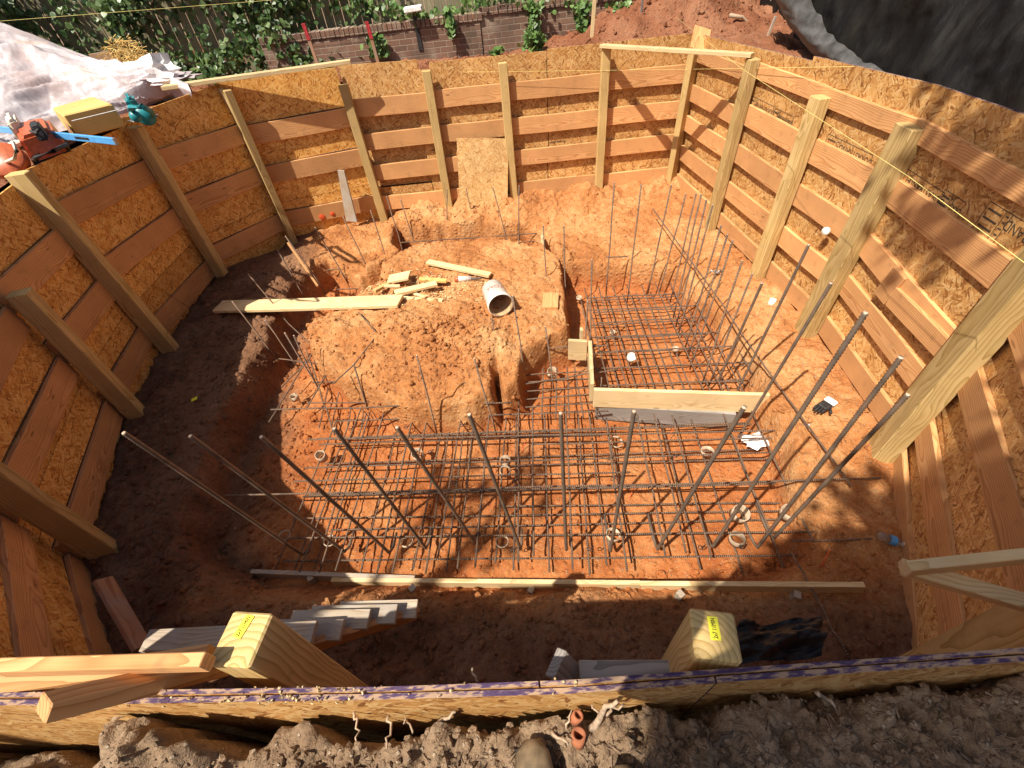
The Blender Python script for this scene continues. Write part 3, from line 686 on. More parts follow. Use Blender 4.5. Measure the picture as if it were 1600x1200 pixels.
for (a, b), zz in zip(zip(LR, LR[1:]), lz):
    for z in zz:
        za, zb2 = z if isinstance(z, tuple) else (z, z); n_, t_ = nrm(a, b)
        board('soil_ledge', (a[0] + n_[0] * -.03, a[1] + n_[1] * -.03, za + .001), (b[0] + n_[0] * -.03, b[1] + n_[1] * -.03, zb2 + .001), .02, .02, 'ledge', lw, bev=.008, warp=.005)
for (px, py), r_ in zip(((503, 338), (519, 333), (627, 304)), (.045, .035, .03)):
    c = on_plane(px, py, LR[0], LR[1]); n_, t_ = nrm(LR[0], LR[1]); m_ = rot_to((-n_[0] if n_[1] > 0 else n_[0], -abs(n_[1]), 0), c + Vector((-n_[0] if n_[1] > 0 else n_[0], -abs(n_[1]), 0)) * .024)
    lathe('paint_mark', [(0, .002), (r_, .002), (r_ * 1.1, 0)], 'orangepaint', lw, m_, 9)
lp = []
LO = [(-1.965, 7.83), (-3.465, 7.43), (-4.33, 6.41), (-4.375, 4.65), (-4.17, 3.44), (-3.615, 1.80), (-2.56, 0.60)]
for i, (z1, z1b) in enumerate(((2.19, 2.24), (2.22, 2.13), (2.05, 2.11), (2.06, 2.02), (1.98, 1.98), (1.98, 1.96))):
    a, b = LO[i], LO[i + 1]
    lp.append(panel(lw, a, b, 0.58, z1, 'osb_shade_lift', z1b))
    panel(lw, a, b, -0.3, 0.574, 'osb_shade_lift')
    if i == 1: lp[-1].data.polygons[4].material_index = 0
# pale 2x4 tucked behind the second post
board('batten', on_plane(342, 138, LR[1], LR[2]) + Vector((0.03, -0.03, 0)), on_plane(375, 195, LR[1], LR[2]) + Vector((0.03, -0.03, 0)), 0.04, 0.09, 'pale', lw, up=(1, -1, 0))
stamp_px(lp[2], (190, 415), 0.5, 0.20, [(D, -0.09, -0.035, 0.08)], False)

# ---- near wall, seen along its top edge
nw = root('shoring_wall', (0, 0.3, 0), 'near timber wall whose purple sealed sheet edges run along the bottom of the view', 'retaining wall', 'timber walls shoring the pit')
no = []
for xa, xb, dy, z1, z1b, th in ((-2.60, -0.02, 0.0, 1.955, 1.95, 0.011), (-0.015, 2.12, 0.0, 1.95, 1.94, 0.011), (-2.60, 0.42, -0.016, 1.943, 1.945, 0.013), (0.425, 2.12, -0.016, 1.945, 1.935, 0.013)):
    # gently bowed: three leaves per sheet would show seams, so a subdivided strip
    n = 24; V = []; Fc = []; mi = []
    for i in range(n + 1):
        x = xa + (xb - xa) * i / n; y = float(ny(x)) + dy ; z = z1 + (z1b - z1) * i / n + 0.004 * math.sin(x * 5 + dy * 90)
        V += [(x, y - th / 2, -0.2), (x, y + th / 2, -0.2), (x, y + th / 2, z), (x, y - th / 2, z)]
    for i in range(n):
        a = i * 4; b = a + 4
        Fc += [(a, b, b + 3, a + 3), (a + 1, a + 2, b + 2, b + 1), (a + 3, b + 3, b + 2, a + 2)]; mi += [0, 0, 1]
    Fc += [(0, 3, 2, 1), (n * 4, n * 4 + 1, n * 4 + 2, n * 4 + 3)]; mi += [1, 1]
    me = bpy.data.meshes.new('sheathing_panel'); c0 = Vector(((xa + xb) / 2, ny((xa + xb) / 2), 0.9))
    # turn so that local x runs along and local y runs up, like the other sheets
    me.from_pydata([(v[0] - c0.x, v[2] - c0.z, -(v[1] - c0.y)) for v in V], [], Fc); me.polygons.foreach_set('material_index', mi)
    mw = Matrix(((1, 0, 0, c0.x), (0, 0, -1, c0.y), (0, 1, 0, c0.z), (0, 0, 0, 1)))
    link('sheathing_panel', me, ['osb', 'purple'], nw, mw)
# sawdust and soil crumbs caught on the edge
P = []
for k in range(110):
    x = random.choice((random.gauss(-0.72, 0.10), random.gauss(-0.56, 0.07), random.uniform(-1.4, 0.3), random.gauss(-1.05, 0.1)))
    s = random.uniform(0.002, 0.007); y = ny(x) + random.uniform(-0.034, 0.008)
    v, f = bx((0, 0, 0), (s, s * .8, s * .7), random.random() * 3); q = Matrix.Rotation(random.random() * 3, 3, 'X')
    P.append(([q @ Vector(c) + Vector((x, y, 1.948 + random.uniform(0, 0.012))) for c in v], f))
setp(merged('sawdust', P, 'pale', None), 'pale sawdust and crumbs lying on the purple edge of the near wall', 'sawdust', kind='stuff')
# two big posts of the near wall with tape tags, and the low rails behind it
def tag_post(px, zt, w, label, name):
    p = [at(x, y, zt) for x, y in px]; c = sum(p, Vector()) / 4
    ax = ((p[1] - p[0]) + (p[2] - p[3])).normalized(); wx = ((p[1] - p[0]).length + (p[2] - p[3]).length) / 2; wy = ((p[3] - p[0]).length + (p[2] - p[1]).length) / 2
    o = board('post', (c.x, c.y, -0.3), (c.x, c.y, zt), wx, wy, 'post', nw, up=(-ax.y, ax.x, 0), bev=0.006); o['label'] = label
    return c, ax, wx, wy, o
def tape_tag(post_o, a, b, zt, w, txt):
    a = at(*a, zt); b = at(*b, zt); m, L = frame(a, b); m.translation = (a + b) / 2 + Vector((0, 0, 0.0025))
    me = box_mesh('tape_tag', L, w, 0.0012, 0); o = link('tape_tag', me, 'tape', post_o, m)
    t = text_mesh(txt, w * 0.62); P = [([Vector((v.co.x * L / (len(txt) * w * 0.36), v.co.y, v.co.z + 0.0012)) for v in t.vertices], [tuple(p.vertices) for p in t.polygons])]
    bpy.data.meshes.remove(t); merged('printed_stamp', P, 'ink', post_o, m)
c, ax, wx, wy, po = tag_post([(362, 955), (427, 957), (388, 1045), (325, 1037)], 1.98, 0.14, 'thick near post on the left with a yellow tape tag', 'post')
tape_tag(po, (370, 997), (392, 962), 1.98, 0.026, '2x7 11MIN')
c, ax, wx, wy, po = tag_post([(1077, 949), (1147, 957), (1162, 1037), (1086, 1026)], 1.98, 0.14, 'thick near post on the right with a yellow tape tag', 'post')
tape_tag(po, (1119, 1001), (1112, 964), 1.98, 0.026, '2x7 11MIN')
for zz in (1.32, .85, .4): 
    board('rail', (-2.5, ny(-2.5) + 0.035, zz), (-0.02, ny(-0.02) + 0.035, zz), 0.038, 0.235, 'fir', nw); board('rail', (0.0, ny(0) + 0.035, zz), (2.0, ny(2.0) + 0.035, zz), 0.038, 0.235, 'fir', nw)

# grey rails leaning loose inside the near wall
def px_board(name, a, b, za, zb, w, t, mat, label, cat, group=None, up=(0, 0, 1), taper=None, warp=0.0):
    return setp(board(name, at(*a, za), at(*b, zb), w, t, mat, None, up, taper=taper, warp=warp), label, cat, group)
px_board('lumber_offcut', (868, 1035), (905, 1075), 1.66, 1.52, 0.09, 0.038, 'greywood', 'grey board end leaning against the inside of the near wall', 'board')
px_board('lumber_rail', (905, 1050), (1088, 1050), 1.60, 1.60, 0.06, 0.04, 'greywood', 'grey board lying level beside the right tagged post', 'board')

# loose lumber stacked on the near left corner
px_board('lumber_brace', (4, 1043), (326, 1034), 2.02, 2.02, 0.035, 0.055, 'fir', 'pale tan stud resting on edge across the near left corner', 'lumber', 'studs on the near left corner')
px_board('lumber_brace', (-60, 1083), (330, 1024), 1.93, 1.90, 0.05, 0.05, 'fir', 'brown stud lying lowest at the near left corner', 'lumber', 'studs on the near left corner')
px_board('lumber_brace', (67, 1106), (352, 1038), 2.14, 1.80, 0.07, 0.042, 'fir', 'reddish stud whose sawn end faces the camera at the near left corner', 'lumber', 'studs on the near left corner', up=(0, 0.5, 1))

# right-hand braces
px_board('lumber_brace', (1414, 889), (1720, 856), 1.5, 1.52, 0.04, 0.062, 'pale', 'pale brace, upper of the two spanning the near right corner', 'lumber', 'braces across the near right corner')
px_board('lumber_brace', (1408, 886), (1720, 976), 1.46, 1.46, 0.062, 0.035, 'pale', 'pale brace, lower of the two spanning the near right corner', 'lumber', 'braces across the near right corner')

# wooden stairs lying against the near wall
st = root('wooden_stairs', (-1.2, 0.95, 0.3), 'small wooden access stairs with grey treads lying inside the near wall', 'stairs')
a = at(478, 1012, 0.62); b = at(652, 958, 0.30); board('stringer', a, b, 0.04, 0.10, 'fir', st)
a2 = at(250, 1035, 0.72); b2 = at(470, 985, 0.36); board('stringer', a2, b2, 0.04, 0.10, 'fir', st)
for (p, q, z) in (((228, 1002), (492, 988), .72), ((430, 985), (535, 985), 0.60), ((455, 970), (577, 968), 0.53), ((485, 962), (620, 960), 0.46), ((530, 955), (652, 952), 0.38)):
    A1, B1 = at(*p, z), at(*q, z); board('tread', A1, B1, 0.11, 0.035, 'weather', st)

# ------------------------------------------------------------------ loose panels and boards round the pit
setp(board('plywood_offcut', on_plane(756, 328, (-2, 7.50), (2, 7.46)), on_plane(754, 216, (-2, 7.63), (2, 7.63)), 0.80, 0.016, 'osb_sunlit', None, up=(0, 1, 0), bev=0), 'square sheet of strand board leaning against the far wall between two posts', 'board')
px_board('cedar_stake', (550, 346), (533, 266), 0.12, 0.92, 0.20, 0.03, 'weather', 'wide grey stake with a pointed top leaning by the back left corner', 'stake', up=(0.3, 1, 0.3), taper=0.55)
px_board('wooden_stake', (497, 448), (450, 380), -0.12, 0.40, 0.07, 0.03, 'fir', 'short brown stake standing in the left trench', 'stake', up=(1, 0.5, 0))
px_board('cedar_board', (160, 905), (222, 1012), 0.55, 0.35, 0.11, 0.03, 'cedar', 'reddish board leaning in the near left corner below the rails', 'board', up=(1, 0.4, 0.5))
_q = at(600, 472, .16); px_board('scaffold_plank', (341, 479), (626, 471), 0.10, max(hz(_q.x, _q.y), hz(_q.x - .3, _q.y), hz(_q.x - .15, _q.y - .1)) + .05, 0.24, 0.038, 'pale', 'long yellow plank bridging the left trench', 'plank', warp=0.006)
scr = [((668, 409), (766, 430), .10, .10, .035, 'pale', 'straight pale board lying alone above the scrap pile'), ((607, 437), (640, 430), .13, .2, .03, 'pale', 'flat square pale offcut on the back of the scrap pile'),
       ((617, 458), (682, 443), .17, .11, .035, 'pale', 'thick knotty board end in the middle of the scrap pile'), ((655, 436), (698, 439), .15, .07, .03, 'carton', 'short yellow offcut at the right of the scrap pile'),
       ((575, 450), (640, 440), .10, .08, .025, 'pale', 'long pale strip at the left of the scrap pile'), ((585, 455), (610, 442), .14, .05, .04, 'post', 'greenish block standing on the scrap pile'),
       ((626, 466), (692, 470), .10, .06, .035, 'pale', 'narrow pale stick at the foot of the scrap pile'), ((645, 458), (665, 464), .11, .04, .02, 'pale', 'splinter of wood below the knotty board'),
       ((600, 447), (625, 447), .19, .06, .02, 'pale', 'thin shim lying on top of the scrap pile')]
for a, b, z, w, t, m, lb in scr: px_board('wood_offcut', a, b, hz(*at(*a, z)[:2]) + 0.03 + t * .5 + (z - .1), hz(*at(*b, z)[:2]) + 0.03 + t * .5 + (z - .1), w, t, m, lb, 'offcut', 'wood offcuts on the middle mound')
q = at(861, 477, 0.1); q.z = hz(q.x, q.y) + 0.05
setp(board('wood_block', q + Vector((-0.03, -0.13, 0)), q + Vector((0.02, 0.14, 0.02)), 0.19, 0.06, 'fir', None), 'brown wooden block lying near the right edge of the mound', 'offcut')

P = []
for k in range(420):
    q = at(random.gauss(655, 42), random.gauss(453, 13), .1); v, f = bx((0, 0, 0), (random.uniform(.008, .05), random.uniform(.004, .014), .003), random.random() * 3); P.append(([Vector(c) + Vector((q.x, q.y, hz(q.x, q.y) + .012)) for c in v], f))
setp(merged('wood_chips', P, 'pale'), 'pale wood shavings strewn round the scrap pile', 'wood chips', kind='stuff')
# form boards
fr = root('form_board', (1.6, 3.1, T), 'pale formwork board with short return set across the rebar trench', 'formwork')
za = 0.05
a, b = at(928, 608, za), at(1203, 616, za)
board('long_board', a + Vector((0, 0, -0.12)), b + Vector((0, 0, -0.12)), 0.04, 0.25, 'pale', fr)
board('lower_board', a + Vector((0.03, 0.012, -0.35)), b + Vector((-0.25, 0.012, -0.35)), 0.04, 0.22, 'greywood', fr)
c1, c2 = at(922, 533, za + .02), at(926, 603, za + .02)
board('return_board', c1 + Vector((0, 0, -0.12)), c2 + Vector((0, 0.02, -0.12)), 0.04, 0.26, 'pale', fr)
d1 = at(888, 532, za + .02)
board('end_board', d1 + Vector((0, 0, -0.13)), c1 + Vector((-0.03, 0.0, -0.13)), 0.04, 0.28, 'pale', fr)
s1 = at(910, 520, 0.0); board('stake', Vector((s1.x, s1.y + .05, -0.6)), Vector((s1.x, s1.y + .05, 0.02)), 0.06, 0.035, 'pale', fr)
fs = root('form_board', (0.9, 5.9, T), 'small upright form board closing the back trench', 'formwork')
a, b = at(847, 368, 0.0), at(850, 412, -0.02)
board('board', a + Vector((0, 0, -0.14)), b + Vector((0, 0, -0.14)), 0.04, 0.3, 'pale', fs)
board('foot_strip', at(826, 411, -0.1), at(849, 409, -0.1), 0.05, 0.035, 'pale', fs)
# edge board with stakes along the front of the rebar
eb = root('edge_board', (0, 1.3, 0), 'long straight edge board staked along the front of the rebar mat', 'formwork')
def at_soil(px, py, off=0.0):
    z = -.2
    for _ in range(12):
        p = at(px, py, z); z = hz(p.x, p.y) + off
    return at(px, py, z)
z0 = .04
board('board', at_soil(396, 896, z0), at_soil(650, 906, z0), 0.035, 0.10, 'weather', eb); board('board', at_soil(521, 909, z0 + .01), at_soil(1000, 914, z0 + .01), 0.035, 0.10, 'pale', eb)  # left board takes the darker wood, its shade put into the colour
board('board', at_soil(1001, 915, z0 + .01), at_soil(1349, 918, z0 + .03), 0.035, 0.10, 'pale', eb)
for px, py in ((484, 899), (642, 914), (826, 917), (1066, 922), (1240, 924)):
    p = at_soil(px, py, .09); board('stake', (p.x, p.y - .01, p.z - .4), (p.x + random.uniform(-.02, .02), p.y - .02, p.z), 0.05, 0.045, 'weather', eb)

# ------------------------------------------------------------------ reinforcing steel
AV = Vector((0.9947, -0.103, 0)); BV = Vector((0.103, 0.9947, 0)); OR = Vector((-2.19, 1.81, 0))
def st2(s, t, z): p = OR + AV * s + BV * t; return Vector((p.x, p.y, z))
def bar(parent, p, q, r=0.008, name='rebar', seg=5, amp=0.006): return tube(name, jag(p, q, seg, amp), r * .97, 'rebar', parent, n=6)
zb, zt = T + 0.07, T + 0.21
fm = root('rebar_mat', st2(2.2, 0.8, T), 'wide rusty rebar mat tied in a grid across the front of the pit', 'rebar mat', 'rebar mats in the footing trench')
for k, (t, s0, s1) in enumerate(((0.02, 0.05, 4.35), (0.16, -0.05, 4.55), (0.42, 0.0, 4.45), (0.56, 0.1, 4.3), (0.66, 0.05, 4.75), (0.88, 0.0, 4.4), (1.02, 0.1, 4.5), (1.16, 0.05, 2.9), (1.34, 0.1, 4.6), (1.47, 0.15, 3.0), (0.30, 0.4, 4.9), (0.73, -.05, 3.1), (0.94, 1.4, 4.85), (1.24, 0.0, 4.3), (0.50, 1.9, 4.95), (1.08, 2.2, 4.8))):
    z = zt if k % 2 else zb
    bar(fm, st2(s0, t, z), st2(s1, t + random.uniform(-.03, .03), z), 0.0085)
for k, s in enumerate((0.03, 0.33, 0.37, 0.63, 0.92, 0.98, 1.22, 1.45, 1.50, 1.76, 2.05, 2.10, 2.34, 2.52, 2.66, 2.93, 3.0, 3.24, 3.52, 3.58, 3.83, 4.08, 4.15, 4.38, 0.2, 0.5, 0.78, 1.1, 1.33, 1.62, 1.9, 2.22, 2.8, 3.4, 4.6)):
    z = (zt if k % 2 else zb) + 0.015
    t1 = 1.62 if s < 2.9 else 1.42
    bar(fm, st2(s, random.uniform(-0.16, -0.02), z), st2(s + random.uniform(-.02, .05), t1 + random.uniform(-.06, .06), z), 0.0085)
for k in range(48):
    s = random.choice((0.33, 0.63, 0.92, 1.22, 1.5, 1.76, 2.05, 2.34, 2.66, 2.93, 3.24, 3.52, 3.83, 4.08)); t = random.choice((0.02, 0.16, 0.42, 0.56, 0.66, 0.88, 1.02, 1.34)); p = st2(s, t, zt + .012)
    tube('wire_tie', [p + Vector((.016 * math.cos(a), .016 * math.sin(a), .006 * math.sin(3 * a))) for a in np.linspace(0, 5.6, 7)] + [p + Vector((.04, .012, .02))], .004, 'dark', fm, 5)
lm = root('rebar_mat', (-2.3, 4.4, T), 'narrow rebar mat in the shaded left trench', 'rebar mat', 'rebar mats in the footing trench')
for s in (0.02, 0.2, 0.36, -0.12): bar(lm, st2(s, 1.5, zb), st2(s - 0.42 + random.uniform(-.05, .05), 4.15, zb))
for t in np.arange(1.75, 4.2, 0.33): 
    f = (t - 1.5) / 2.65 * 0.42; bar(lm, st2(-0.25 - f, t, zt), st2(0.5 - f, t + random.uniform(-.08, .08), zt))
mm = root('rebar_mat', (0.5, 3.4, T), 'dense rebar cage squeezed between the mound and the form board', 'rebar mat', 'rebar mats in the footing trench')
for s in (2.32, 2.46, 2.6, 2.74, 2.88): bar(mm, st2(s, 1.4, zt), st2(s + random.uniform(-.05, .05), 2.15, zt))
for t in (1.55, 1.66, 1.78, 1.92, 2.03): bar(mm, st2(2.15, t, zt + .02), st2(2.98, t + random.uniform(-.06, .06), zt + .02))
for s, t in ((2.9, 1.55), (2.95, 1.75), (2.9, 1.95)): bar(mm, st2(s, t, T), st2(s, t, T + 0.42))
hm = root('rebar_mat', (1.7, 4.1, T), 'rebar mat of square openings in the pit behind the form board', 'rebar mat', 'rebar mats in the footing trench')
for k in range(15):
    t = 1.70 + k * 0.137; bar(hm, st2(2.93 + random.uniform(0, .12), t, zt if k % 2 else zb), st2(4.52 + random.uniform(-.05, .1), t + random.uniform(-.02, .02), zt if k % 2 else zb), 0.009)
for k in range(9):
    s = 3.0 + k * 0.19; bar(hm, st2(s, 1.62, zb + .02), st2(s - 0.1 + random.uniform(-.02, .02), 3.72, zb + .02), 0.009); bar(hm, st2(s + 0.05, 1.64, zt + .02), st2(s - 0.04, 3.7, zt + .02), 0.008)
# bent legs sticking out of the right side of that mat
for k in range(7):
    t = 1.75 + k * 0.3; p = st2(4.5 - k * .01, t, zt); tube('bent_bar', [p, p + Vector((0.12, 0.03, 0.02)), p + Vector((0.22, 0.1, 0.14)), p + Vector((0.34, 0.2, 0.18))], 0.008, 'rebar', hm, n=6)
bm_ = root('rebar_mat', (-0.3, 6.6, T), 'rebar mat in the back trench behind the mound', 'rebar mat', 'rebar mats in the footing trench')
for dy in (0.0, 0.16, 0.3): bar(bm_, (-1.5, 6.62 + dy, zt), (0.75, 6.32 + dy * 1.2, zt))
for x in np.arange(-1.3, 0.8, 0.3): bar(bm_, (x, 6.5 - x * .1, zb), (x + .05, 7.0 - x * .1, zb))

# upright bars; big ribbed ones at the front, lighter ones round the trenches
def ribbed(s, i): return 0.0104 + (0.0036 if i % 2 else 0.0)
def dowel(base, top, zbase, big, label, group, hook=0.0):
    b = at(*base, zbase); t = on_line(*top, b.x, b.y)
    d = ray(*top); tt = (t.z - H) / d.z; t = Vector((d.x * tt, d.y * tt, t.z))
    if big:
        L = (t - b).length; n = int(L / 0.010); pts = []
        if hook: pts = [b + Vector((-hook * AV.x * 0 + BV.x * hook, BV.y * hook, 0.0)), b + BV * (hook * 0.35) + Vector((0, 0, 0.004)), b + BV * 0.03 + (t - b) * 0.015]
        pts += [b.lerp(t, 0.03 + 0.97 * i / n) for i in range(n + 1)]
        V, Fc, UV = tube_data([p - b for p in pts], ribbed, 8)
        me = bpy.data.meshes.new('vertical_rebar'); me.from_pydata([tuple(v) for v in V], [], Fc); smooth(me)
        o = link('vertical_rebar', me, ['rebar_big', 'rebar_cut'], None, Matrix.Translation(b)); me.polygons[len(Fc) - 1].material_index = 1
    else:
        o = tube('vertical_rebar', jag(b, t, 4, 0.006), 0.0085, 'rebar', None, 6, tip='rebar_cut')
    return setp(o, label, 'rebar', group)
ORD = ['first', 'second', 'third', 'fourth', 'fifth', 'sixth', 'seventh', 'eighth', 'ninth', 'tenth', 'eleventh', 'twelfth', 'thirteenth', 'fourteenth', 'fifteenth', 'sixteenth', 'seventeenth']
G1 = 'tall ribbed bars along the front of the mat'
FRONT = [((193, 676), (478, 870)), ((297, 681), (543, 865)), ((408, 682), (612, 867)), ((522, 669), (668, 860)), ((620, 667), (745, 852)), ((733, 647), (815, 862)), ((876, 645), (885, 863)), ((991, 642), (953, 865)), ((1163, 636), (1025, 862)), ((1353, 488), (1110, 860)), ((1408, 558), (1180, 860)), ((1419, 616), (1205, 845))]
for k, (t, b) in enumerate(FRONT): dowel(b, t, T + .1, True, 'tall ribbed bar rising at the front of the mat, %s from the left' % ORD[k], G1, 0.35 if k > 6 else 0.2)
G2 = 'upright bars round the mat behind the form board'
RIGHT2 = [((1072, 302), (1030, 458)), ((1104, 312), (1056, 510)), ((1137, 366), (1074, 560)), ((1176, 427), (1108, 602))]
RIGHT = [((960, 285), (947, 460)), ((1002, 288), (980, 472)), ((1049, 289), (1012, 460)), ((1088, 302), (1047, 472)), ((1096, 303), (1052, 497)), ((1114, 320), (1060, 522)), ((1127, 352), (1070, 545)), ((1145, 375), (1078, 577)), ((1160, 407), (1097, 600)), ((1191, 442), (1120, 600)), ((1264, 382), (1150, 615)), ((1299, 442), (1150, 690))]
for k, (t, b) in enumerate(RIGHT): dowel(b, t, T + .1, k > 8, 'slim upright bar beside the far right mat, %s counting from the far end' % ORD[k], G2)
for k, (t, b) in enumerate(RIGHT2): dowel(b, t, T + .1, False, 'thinner upright bar standing between others right of the square mat, %s from the far end' % ORD[k], G2)
G3 = 'upright bars along the left and back trenches'
LEFT = [((363, 471), (432, 560), -.2), ((388, 428), (452, 505), -.2), ((414, 500), (470, 580), -.25), ((434, 391), (478, 468), -.2), ((446, 369), (508, 455), -.2), ((445, 520), (500, 610), -.3), ((459, 524), (497, 606), -.3), ((492, 355), (545, 445), -.3), ((536, 339), (582, 437), -.3), ((579, 329), (611, 427), -.3), ((604, 307), (637, 418), -.3), ((626, 312), (650, 388), -.3), ((699, 295), (697, 382), -.3), ((728, 293), (745, 370), -.3), ((770, 292), (797, 395), -.3), ((811, 290), (810, 420), -.3)]
for k, (t, b, z) in enumerate(LEFT): dowel(b, t, z, False, 'thin upright bar in the left and back trenches, %s from the left' % ORD[k], G3)
G4 = 'bar ends poking up through the mound'
for k, (t, b, lb) in enumerate((((768, 496), (783, 570), 'thin bar standing just left below the white bucket'), ((801, 462), (822, 600), 'thin bar standing in front of the white bucket'), ((552, 568), (575, 640), 'thin bar before the left end of the mound'), ((651, 555), (683, 678), 'thin bar before the middle of the mound'), ((741, 560), (776, 680), 'thin bar before the right end of the mound'), ((852, 510), (866, 612), 'thin bar by the corner of the form boards'), ((918, 470), (914, 560), 'thin bar behind the short return of the form board'), ((925, 405), (922, 545), 'thin bar rising by the back left of the square mat'), ((881, 352), (884, 478), 'thin bar at the right end of the back trench'), ((849, 352), (855, 470), 'thin bar beside the small form board'))):
    dowel(b, t, -0.3, False, lb, G4)
# long loose bars laid over the trenches
G5 = 'long loose bars laid across the trenches'
def loose(a, b, za, zb_, label, r=0.0085, ext=True): return setp(tube('loose_bar', jag(at(*a, za), at(*b, zb_), 8, 0.012), r, 'rebar', None, 6), label, 'rebar', G5)
loose((352, 774), (1376, 747), 0.05, 0.05, 'longest loose bar running right across the front mat')
loose((423, 640), (800, 629), 0.04, -0.02, 'loose bar crossing in front of the mound')
loose((423, 600), (762, 585), -0.05, 0.05, 'loose bar running from the left trench over the mound') if False else None
loose((480, 687), (1240, 672), -0.10, -0.10, 'loose bar at the foot of the mound and form board')
loose((1020, 326), (1331, 760), 0.26, 0.05, 'loose bar lying along the right side of the pit floor')
loose((1238, 845), (1425, 842), 0.03, 0.05, 'short loose bar sticking out past the right end of the front mat')
loose((1236, 862), (1326, 1027), 0.02, 0.12, 'loose bar running from the front mat towards the near wall')
loose((478, 545), (523, 680), -0.1, T + .1, 'slim loose bar leaning at the left end of the front mat')
loose((500, 532), (420, 660), 0.0, T + .15, 'slim loose bar slanting down the left trench side')
loose((416, 470), (520, 575), 0.05, T + .12, 'slim loose bar sloping under the long plank')
loose((560, 500), (478, 640), 0.12, T + .1, 'slim loose bar propped on the left end of the mound')
loose((510, 422), (650, 411), -0.08, -0.05, 'loose bar by the clay block at the back left')
loose((560, 408), (700, 396), -0.10, -0.1, 'loose bar spanning the back left trench')
loose((612, 380), (860, 363), -0.08, -0.05, 'loose bar over the back trench')
loose((440, 605), (540, 500), -0.2, -0.1, 'slanting loose bar in the left trench')
loose((430, 560), (580, 582), -0.2, -0.1, 'loose bar lying across the left trench')
loose((820, 600), (965, 577), -0.1, -0.1, 'paired loose bar at the corner of the form board')
loose((815, 545), (950, 540), -0.02, -0.05, 'loose bar between mound and short form board')
loose((882, 405), (1045, 398), -0.02, 0.0, 'loose bar across the back of the square mat')
# stirrup lying on the mound
setp(tube('stirrup', [at(*p, 0.22) for p in ((560, 488), (590, 522), (553, 570), (520, 600))], 0.007, 'rebar', None, 6), 'bent stirrup lying over the left end of the mound', 'rebar')
setp(tube('tie_wire', [at(*p, 0.10) for p in ((730, 488), (765, 498), (782, 508))], 0.006, 'rebar', None, 6), 'short bent bar beside the bucket mouth', 'rebar')
setp(tube('stirrup', [at(*p, 0.22) for p in ((690, 493), (712, 510), (717, 522), (709, 538))], 0.006, 'rebar', None, 6), 'small hooked bar on the crumbly heap', 'rebar')

# ------------------------------------------------------------------ white pipe collars holding the mats
def pipe_ring(p, r, h, tilt, label):
    ax = Vector((tilt[0], tilt[1], 1)).normalized()
    o = lathe('pipe_collar', [(r - .006, 0), (r, 0), (r, h * 1.5), (r - .006, h * 1.5), (r - .006, 0)], 'pvc', None, rot_to(ax, p), 24)
    return setp(o, label, 'pipe collar', 'white pipe collars under the mats')
RINGS = [((505, 716), .05, .07, (0.1, -0.3), 'dusty white cup collar standing at the left edge of the front mat'), ((462, 624), .045, .04, (0, 0), 'white collar in the shade of the left trench'), ((445, 838), .055, .012, (0, .1), 'thin white ring at the left end of the mat, outer of two'), ((516, 846), .055, .012, (0.1, .1), 'thin white ring near the leftmost ribbed bars, inner of two'),
         ((655, 714), .06, .06, (0, -.2), 'white cup collar before the mound beside a ribbed bar'), ((790, 722), .052, .03, (0, .1), 'grey white collar behind another in the mat middle'), ((790, 738), .052, .04, (0, -.3), 'white collar lying in the middle of the mat, front of a pair'), ((636, 848), .055, .015, (0, .2), 'white ring by the third and fourth ribbed bars'), ((785, 848), .055, .02, (0, 0), 'pale ring near the sixth ribbed bar'), ((962, 692), .06, .025, (.1, -.3), 'white ring on bare soil below the form board'), ((1105, 708), .06, .025, (0, .2), 'white ring below the right end of the form board'), ((957, 838), .06, .025, (.2, .1), 'white ring at the foot of the eighth ribbed bar'), ((1152, 806), .07, .06, (.1, -.2), 'large white collar by the tenth ribbed bar'), ((1150, 846), .06, .04, (0, .1), 'white collar at the front right of the mat'), ((1228, 806), .06, .06, (0, 0), 'white collar at the right end of the mat'), ((862, 586), .06, .06, (.1, -.3), 'white collar in the dense cage by the form corner'), ((800, 628), .06, .05, (0, -.2), 'white collar at the foot of the mound'), ((552, 613), .05, .04, (.2, 0), 'white collar left of the mound'), ((957, 522), .035, .03, (0, 0), 'small white cap on the square mat'), ((905, 468), .04, .03, (0, 0), 'small white collar at the back of the square mat'), ((1055, 548), .04, .03, (.2, .2), 'white scrap collar at the right of the square mat')]
for px, r, h, tl, lb in RINGS: pipe_ring(at(*px, T + .1), r, h, tl, lb)
o = lathe('paint_cup', [(.0, 0), (.045, 0), (.052, .07), (.05, .07), (.043, .006), (0, .006)], 'bucket', None, rot_to((.1, -.25, 1), at(985, 562, T + .16)), 24); setp(o, 'white cup sitting on the square mat behind the form board', 'cup')

# ------------------------------------------------------------------ bucket and small things
bk = root('plastic_bucket', at(785, 490, 0.1), 'white plastic bucket lying on its side on the mound, mouth to the camera', 'bucket')
m0 = at(784, 489, 0.22); m1 = at(797, 462, 0.20)
m0.z = hz(m0.x, m0.y) + 0.17; m1 = m0 + Vector((-0.08, 0.36, 0.00))
mw = rot_to(m1 - m0, m0)
lathe('shell', [(.142, 0), (.152, 0), (.152, .012), (.147, .014), (.147, .03), (.151, .034), (.151, .05), (.145, .055), (.132, .36), (.0, .362)], 'bucket', bk, mw, 36)
lathe('inside', [(.140, .001), (.128, .35), (0, .352)], 'bucketin', bk, mw, 36)
t = text_mesh('LOFT', 0.085); P = []
vs = []
for v in t.vertices:
    th = v.co.x / .139; vs.append((math.sin(th) * (.1402 + v.co.z), 0.0, 0.0)); vs[-1] = Vector((math.sin(th) * (.1415 + v.co.z), math.cos(th) * (.1415 + v.co.z), 0.19 + v.co.y))
